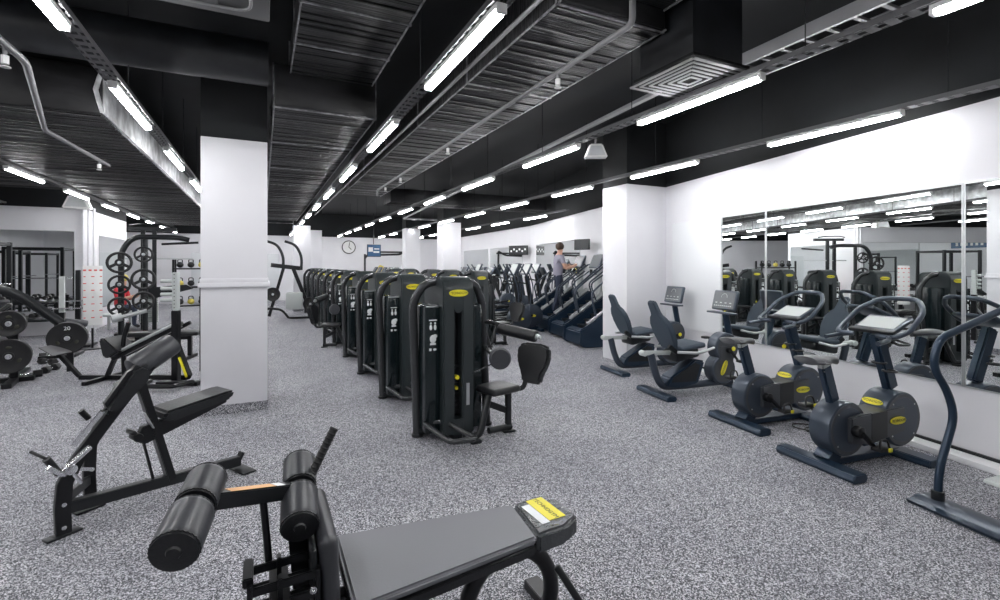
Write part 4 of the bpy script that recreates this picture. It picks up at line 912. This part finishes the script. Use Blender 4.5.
# ------------------------------------------------------------------ people
def person(label, loc, rz, joints, edges, radii, shirt, pants, z_split, scale=1.):
    me = bpy.data.meshes.new('body'); me.from_pydata([Vector(j)*scale for j in joints], edges, [])
    o = bpy.data.objects.new('body', me); C.objects.link(o)
    sk = o.modifiers.new('s', 'SKIN'); 
    lay = me.skin_vertices[0] if me.skin_vertices else None
    bpy.context.view_layer.update()
    for i, rr in enumerate(radii): o.data.skin_vertices[0].data[i].radius = (rr*scale, rr*scale)
    o.data.skin_vertices[0].data[0].use_root = True
    sb = o.modifiers.new('b', 'SUBSURF'); sb.levels = 2
    dg = bpy.context.evaluated_depsgraph_get(); m2 = bpy.data.meshes.new_from_object(o.evaluated_get(dg)); bpy.data.objects.remove(o)
    m2.materials.clear()
    for m in (SKIN, shirt, pants, RUB): m2.materials.append(m)
    for p in m2.polygons: p.use_smooth = True; p.material_index = z_split(p.center)
    r = thing('person', label, 'person', loc, rz); put('body', m2, r); return r
E_ = [(0, 1), (1, 2), (2, 3), (3, 4), (2, 5), (5, 6), (6, 7), (7, 8), (2, 9), (9, 10), (10, 11), (11, 12), (0, 13), (13, 14), (14, 15), (15, 16), (0, 17), (17, 18), (18, 19), (19, 20)]
# seated person with phone, facing +x
J = [(0, 0, .50), (0, 0, .72), (.03, 0, .98), (.07, 0, 1.08), (.11, 0, 1.22), (.02, .19, .95), (.10, .22, .72), (.34, .10, .80), (.42, .05, .84), (.02, -.19, .95), (.10, -.22, .72), (.34, -.10, .80), (.42, -.05, .84),
     (.06, .10, .50), (.44, .14, .52), (.42, .14, .10), (.56, .15, .05), (.06, -.10, .50), (.44, -.14, .52), (.42, -.14, .10), (.56, -.15, .05)]
RD = [.13, .13, .12, .05, .10, .065, .05, .04, .03, .065, .05, .04, .03, .09, .065, .045, .045, .09, .065, .045, .045]
def zs(c):
    if c.z > 1.04: return 0
    if c.z < .09: return 3
    if c.x > .16 and c.z > .62: return 0
    if c.z < .60: return 2
    return 1
p1 = person('person in a red top sitting on a bench, looking at a phone', (-3.25, 15.3, 0), R(-20), J, E_, RD, RED, JEAN, zs)
B().sphere((.09, 0, 1.27), .105, (1, .95, .9), 14).make('hair', YELP, p1)['label'] = 'fair hair'
b = B(); b.sphere((.205, 0, 1.22), .018); b.sphere((.195, .035, 1.245), .010, mi=1); b.sphere((.195, -.035, 1.245), .010, mi=1); b.sphere((.11, .10, 1.22), .022, (.6, .4, 1)); b.sphere((.11, -.10, 1.22), .022, (.6, .4, 1)); b.make('face_features', [SKIN, INK], p1)
o = B().box((0, 0, 0), (.015, .075, .15), bev=.005).make('phone', INK, None, (-3.25+.46, 15.3-.16, .90), (0, R(30), R(-20))); tag(o, 'dark phone held by the person in the red top', 'phone')
r = thing('weight_bench', 'grey bench under the seated person in the red top', 'bench', (-3.25, 15.3, 0), R(-20))
B().box((0, 0, .37), (.40, 1.1, .07), bev=.02).make('bench_pad', CONS, r)
for y in (-.4, .4): B().bar((0, y, 0), (0, y, .34), .05, .05).make('leg', SILV, r)
# standing person on an elliptical
J2 = [(0, 0, .98), (0, 0, 1.18), (.03, 0, 1.42), (.05, 0, 1.52), (.07, 0, 1.66), (.02, .19, 1.40), (.12, .22, 1.15), (.34, .2, 1.22), (.42, .2, 1.26), (.02, -.19, 1.40), (.12, -.22, 1.15), (.34, -.2, 1.22), (.42, -.2, 1.26),
      (0, .10, .95), (.10, .12, .55), (.0, .13, .14), (.12, .13, .08), (0, -.10, .95), (-.05, -.12, .55), (-.18, -.13, .16), (-.06, -.13, .08)]
p2 = person('person in a grey top exercising on one of the step machines', (6.55, 10.12, .36), R(-10), J2, E_, RD, GREYC, JEAN, lambda c: 0 if c.z > 1.49 else (3 if c.z < .1 else (0 if (abs(c.y) > .19 and c.z < 1.28 and c.z > 1.04) or c.x > .2 and c.z > 1. else (2 if c.z < .98 else 1))))
B().sphere((.05, 0, 1.70), .11, (1, .95, .95), 14).make('hair', HAIR, p2)
# ------------------------------------------------------------------ left mirrors and fittings
mirror((-5.9, 14.485, 0), 1.98, .55, 2.38, 0, 'large mirror on the left white wall facing the viewer')
mirror((-9.8, 14.485, 0), 3.88, .55, 2.38, 0, 'large left wall mirror beyond the left frame edge')
mirror((-3.735, 15.6, 0), 2.6, .50, 2.35, PI/2, 'mirror on the side of the left wall block')
r = thing('wall_pipes', 'white vertical pipes at the left wall corner', 'pipe', (-3.66, 14.38, 0))
for x in (-.08, .02, .12): B().cyl((x, 0, 0), (x, 0, 2.92), .025, 10).make('pipe', WHITE, r)
mirror((-9.985, 10, 0), 5.5, .5, 2.3, -PI/2, 'large mirror on the outer left wall')
# far right wall fittings
def onwall(name, label, cat, p, ang, build): 
    r = thing(name, label, cat, p, ang); build(r); return r
ang1 = math.atan2(q1.y-q0.y, q1.x-q0.x); ang2 = math.atan2(q2.y-q1.y, q2.x-q1.x)
def along(a, b, t, off=.01): d = (b-a).normalized(); n = Vector((-d.y, d.x, 0)); return a+d*t+n*off
mirror(along(q1, q2, .6), 3.0, .6, 2.25, ang2, 'dark-topped mirror on the far right wall, nearer one')
mirror(along(q1, q2, 3.8), 3.0, .6, 2.25, ang2, 'mirror on the far right wall, farther one')
mirror(along(q0, q1, 3.4), 3.6, .6, 2.25, ang1, 'mirror behind the step machines')
def tv(r, w=.9, h=.52, scr=BLUE):
    B().box((0, 0, 0), (w, .05, h), bev=.01).make('casing', CHAR, r); B().box((0, -.027, 0), (w-.05, .004, h-.05)).make('screen', scr, r)
    B().bar((0, .02, 0), (0, .22, .05), .06, .05).make('bracket', CHAR, r)
r = thing('television', 'dark wall television between the far mirrors', 'television', (7.80, 14.5, 2.1), R(-60)); tv(r, .75, .32, CHAR)
b = B()
for i in range(6): b.box((-.27+.11*i, -.031, .03 if i % 2 else -.03), (.06, .003, .06))
b.make('screen_text', WINK, r)
r = thing('television', 'television on a wall arm above the step machines', 'television', (6.72, 9.35, 2.08), R(-70)); tv(r, .42, .25, CHAR)
r = thing('television', 'small blue screen hanging over the far machines', 'television', (4.55, 22.3, 2.25), 0); tv(r, .62, .56)
b = B(); b.box((-.15, -.031, .05), (.2, .003, .2)); b.box((.12, -.031, .08), (.22, .003, .05)); b.box((.1, -.031, -.06), (.26, .003, .08)); b.make('screen_text', WINK, r)
B().cyl((0, .1, .3), (0, .1, 1.7), .02, 8).make('ceiling_pole', CHAR, r)
r = thing('wall_clock', 'round white clock high on the back wall', 'clock', (3.7, 23.97, 2.45))
B().lathe([(.30, 0), (.32, .02), (.32, .05), (.28, .055)], (0, .03, 0), (0, -1, 0), 40).make('rim', CHAR, r)
B().lathe([(.28, 0), (.28, .004)], (0, -.027, 0), (0, -1, 0), 40).make('dial', CAP, r)
b = B(); b.bar((0, -.034, 0), (.04, -.034, .23), .004, .03, 0); b.bar((0, -.034, 0), (.12, -.034, -.11), .004, .035, 0); b.make('hands', INK, r)
r = thing('poster', 'blue sign with white marks on the outer left wall', 'sign', (-9.96, 12.3, 2.45), PI/2)
B().box((0, 0, 0), (1.5, .02, .35)).make('board', BLUE, r)
b = B()
for i in range(6): b.box((-.5+.2*i, -.012, 0), (.1, .003, .16))
b.make('print', WINK, r)
# back wall doors and dark opening
struct(B().box((-2.2, 23.97, 1.05), (.95, .05, 2.1), bev=.01).make('door_1', WDOOR)); struct(B().box((.2, 23.97, 1.05), (.95, .05, 2.1), bev=.01).make('door_2', WDOOR))
# pulley crossover far behind machines
r = thing('cable_tower', 'wide cable frame with yellow pads far behind the row', 'gym machine', (5.3, 22.6, 0))
b = B(); b.bar((-1.1, 0, 0), (-1.1, 0, 2.1), .08, .08); b.bar((.9, 0, 0), (.9, 0, 2.3), .08, .08); b.make('posts', CHAR, r)
b = B(); b.tube(fillet([(-1.1, 0, 1.9), (-1.0, 0, 2.05), (.5, 0, 2.1), (.9, 0, 2.3)], .1), .05, 8); b.bar((-1.0, 0, 2.2), (1.0, 0, 2.2), .08, .08); b.make('top_beam', CHAR, r)
b = B(); b.box((-.4, -.1, 1.2), (.5, .2, .7), (0, .5, 0), .08); b.make('pad', YELP, r)
# ------------------------------------------------------------------ world, camera
w = bpy.data.worlds.new('w'); bpy.context.scene.world = w; w.use_nodes = True
w.node_tree.nodes['Background'].inputs[0].default_value = (.8, .85, 1, 1); w.node_tree.nodes['Background'].inputs[1].default_value = .3
cam = bpy.data.cameras.new('camera'); co = bpy.data.objects.new('camera', cam); C.objects.link(co)
co.location = (0, 0, 1.6); co.rotation_euler = (PI/2, 0, R(-26.1)); cam.lens = 17.46; cam.sensor_width = 36; cam.shift_y = -.035; cam.clip_start = .05
bpy.context.scene.camera = co
vs = bpy.context.scene.view_settings
bpy.context.scene.display_settings.display_device = 'sRGB'
vs.view_transform = 'Standard'; vs.look = 'None'; vs.gamma = 1; vs.use_curve_mapping = False; vs.exposure = 1.2
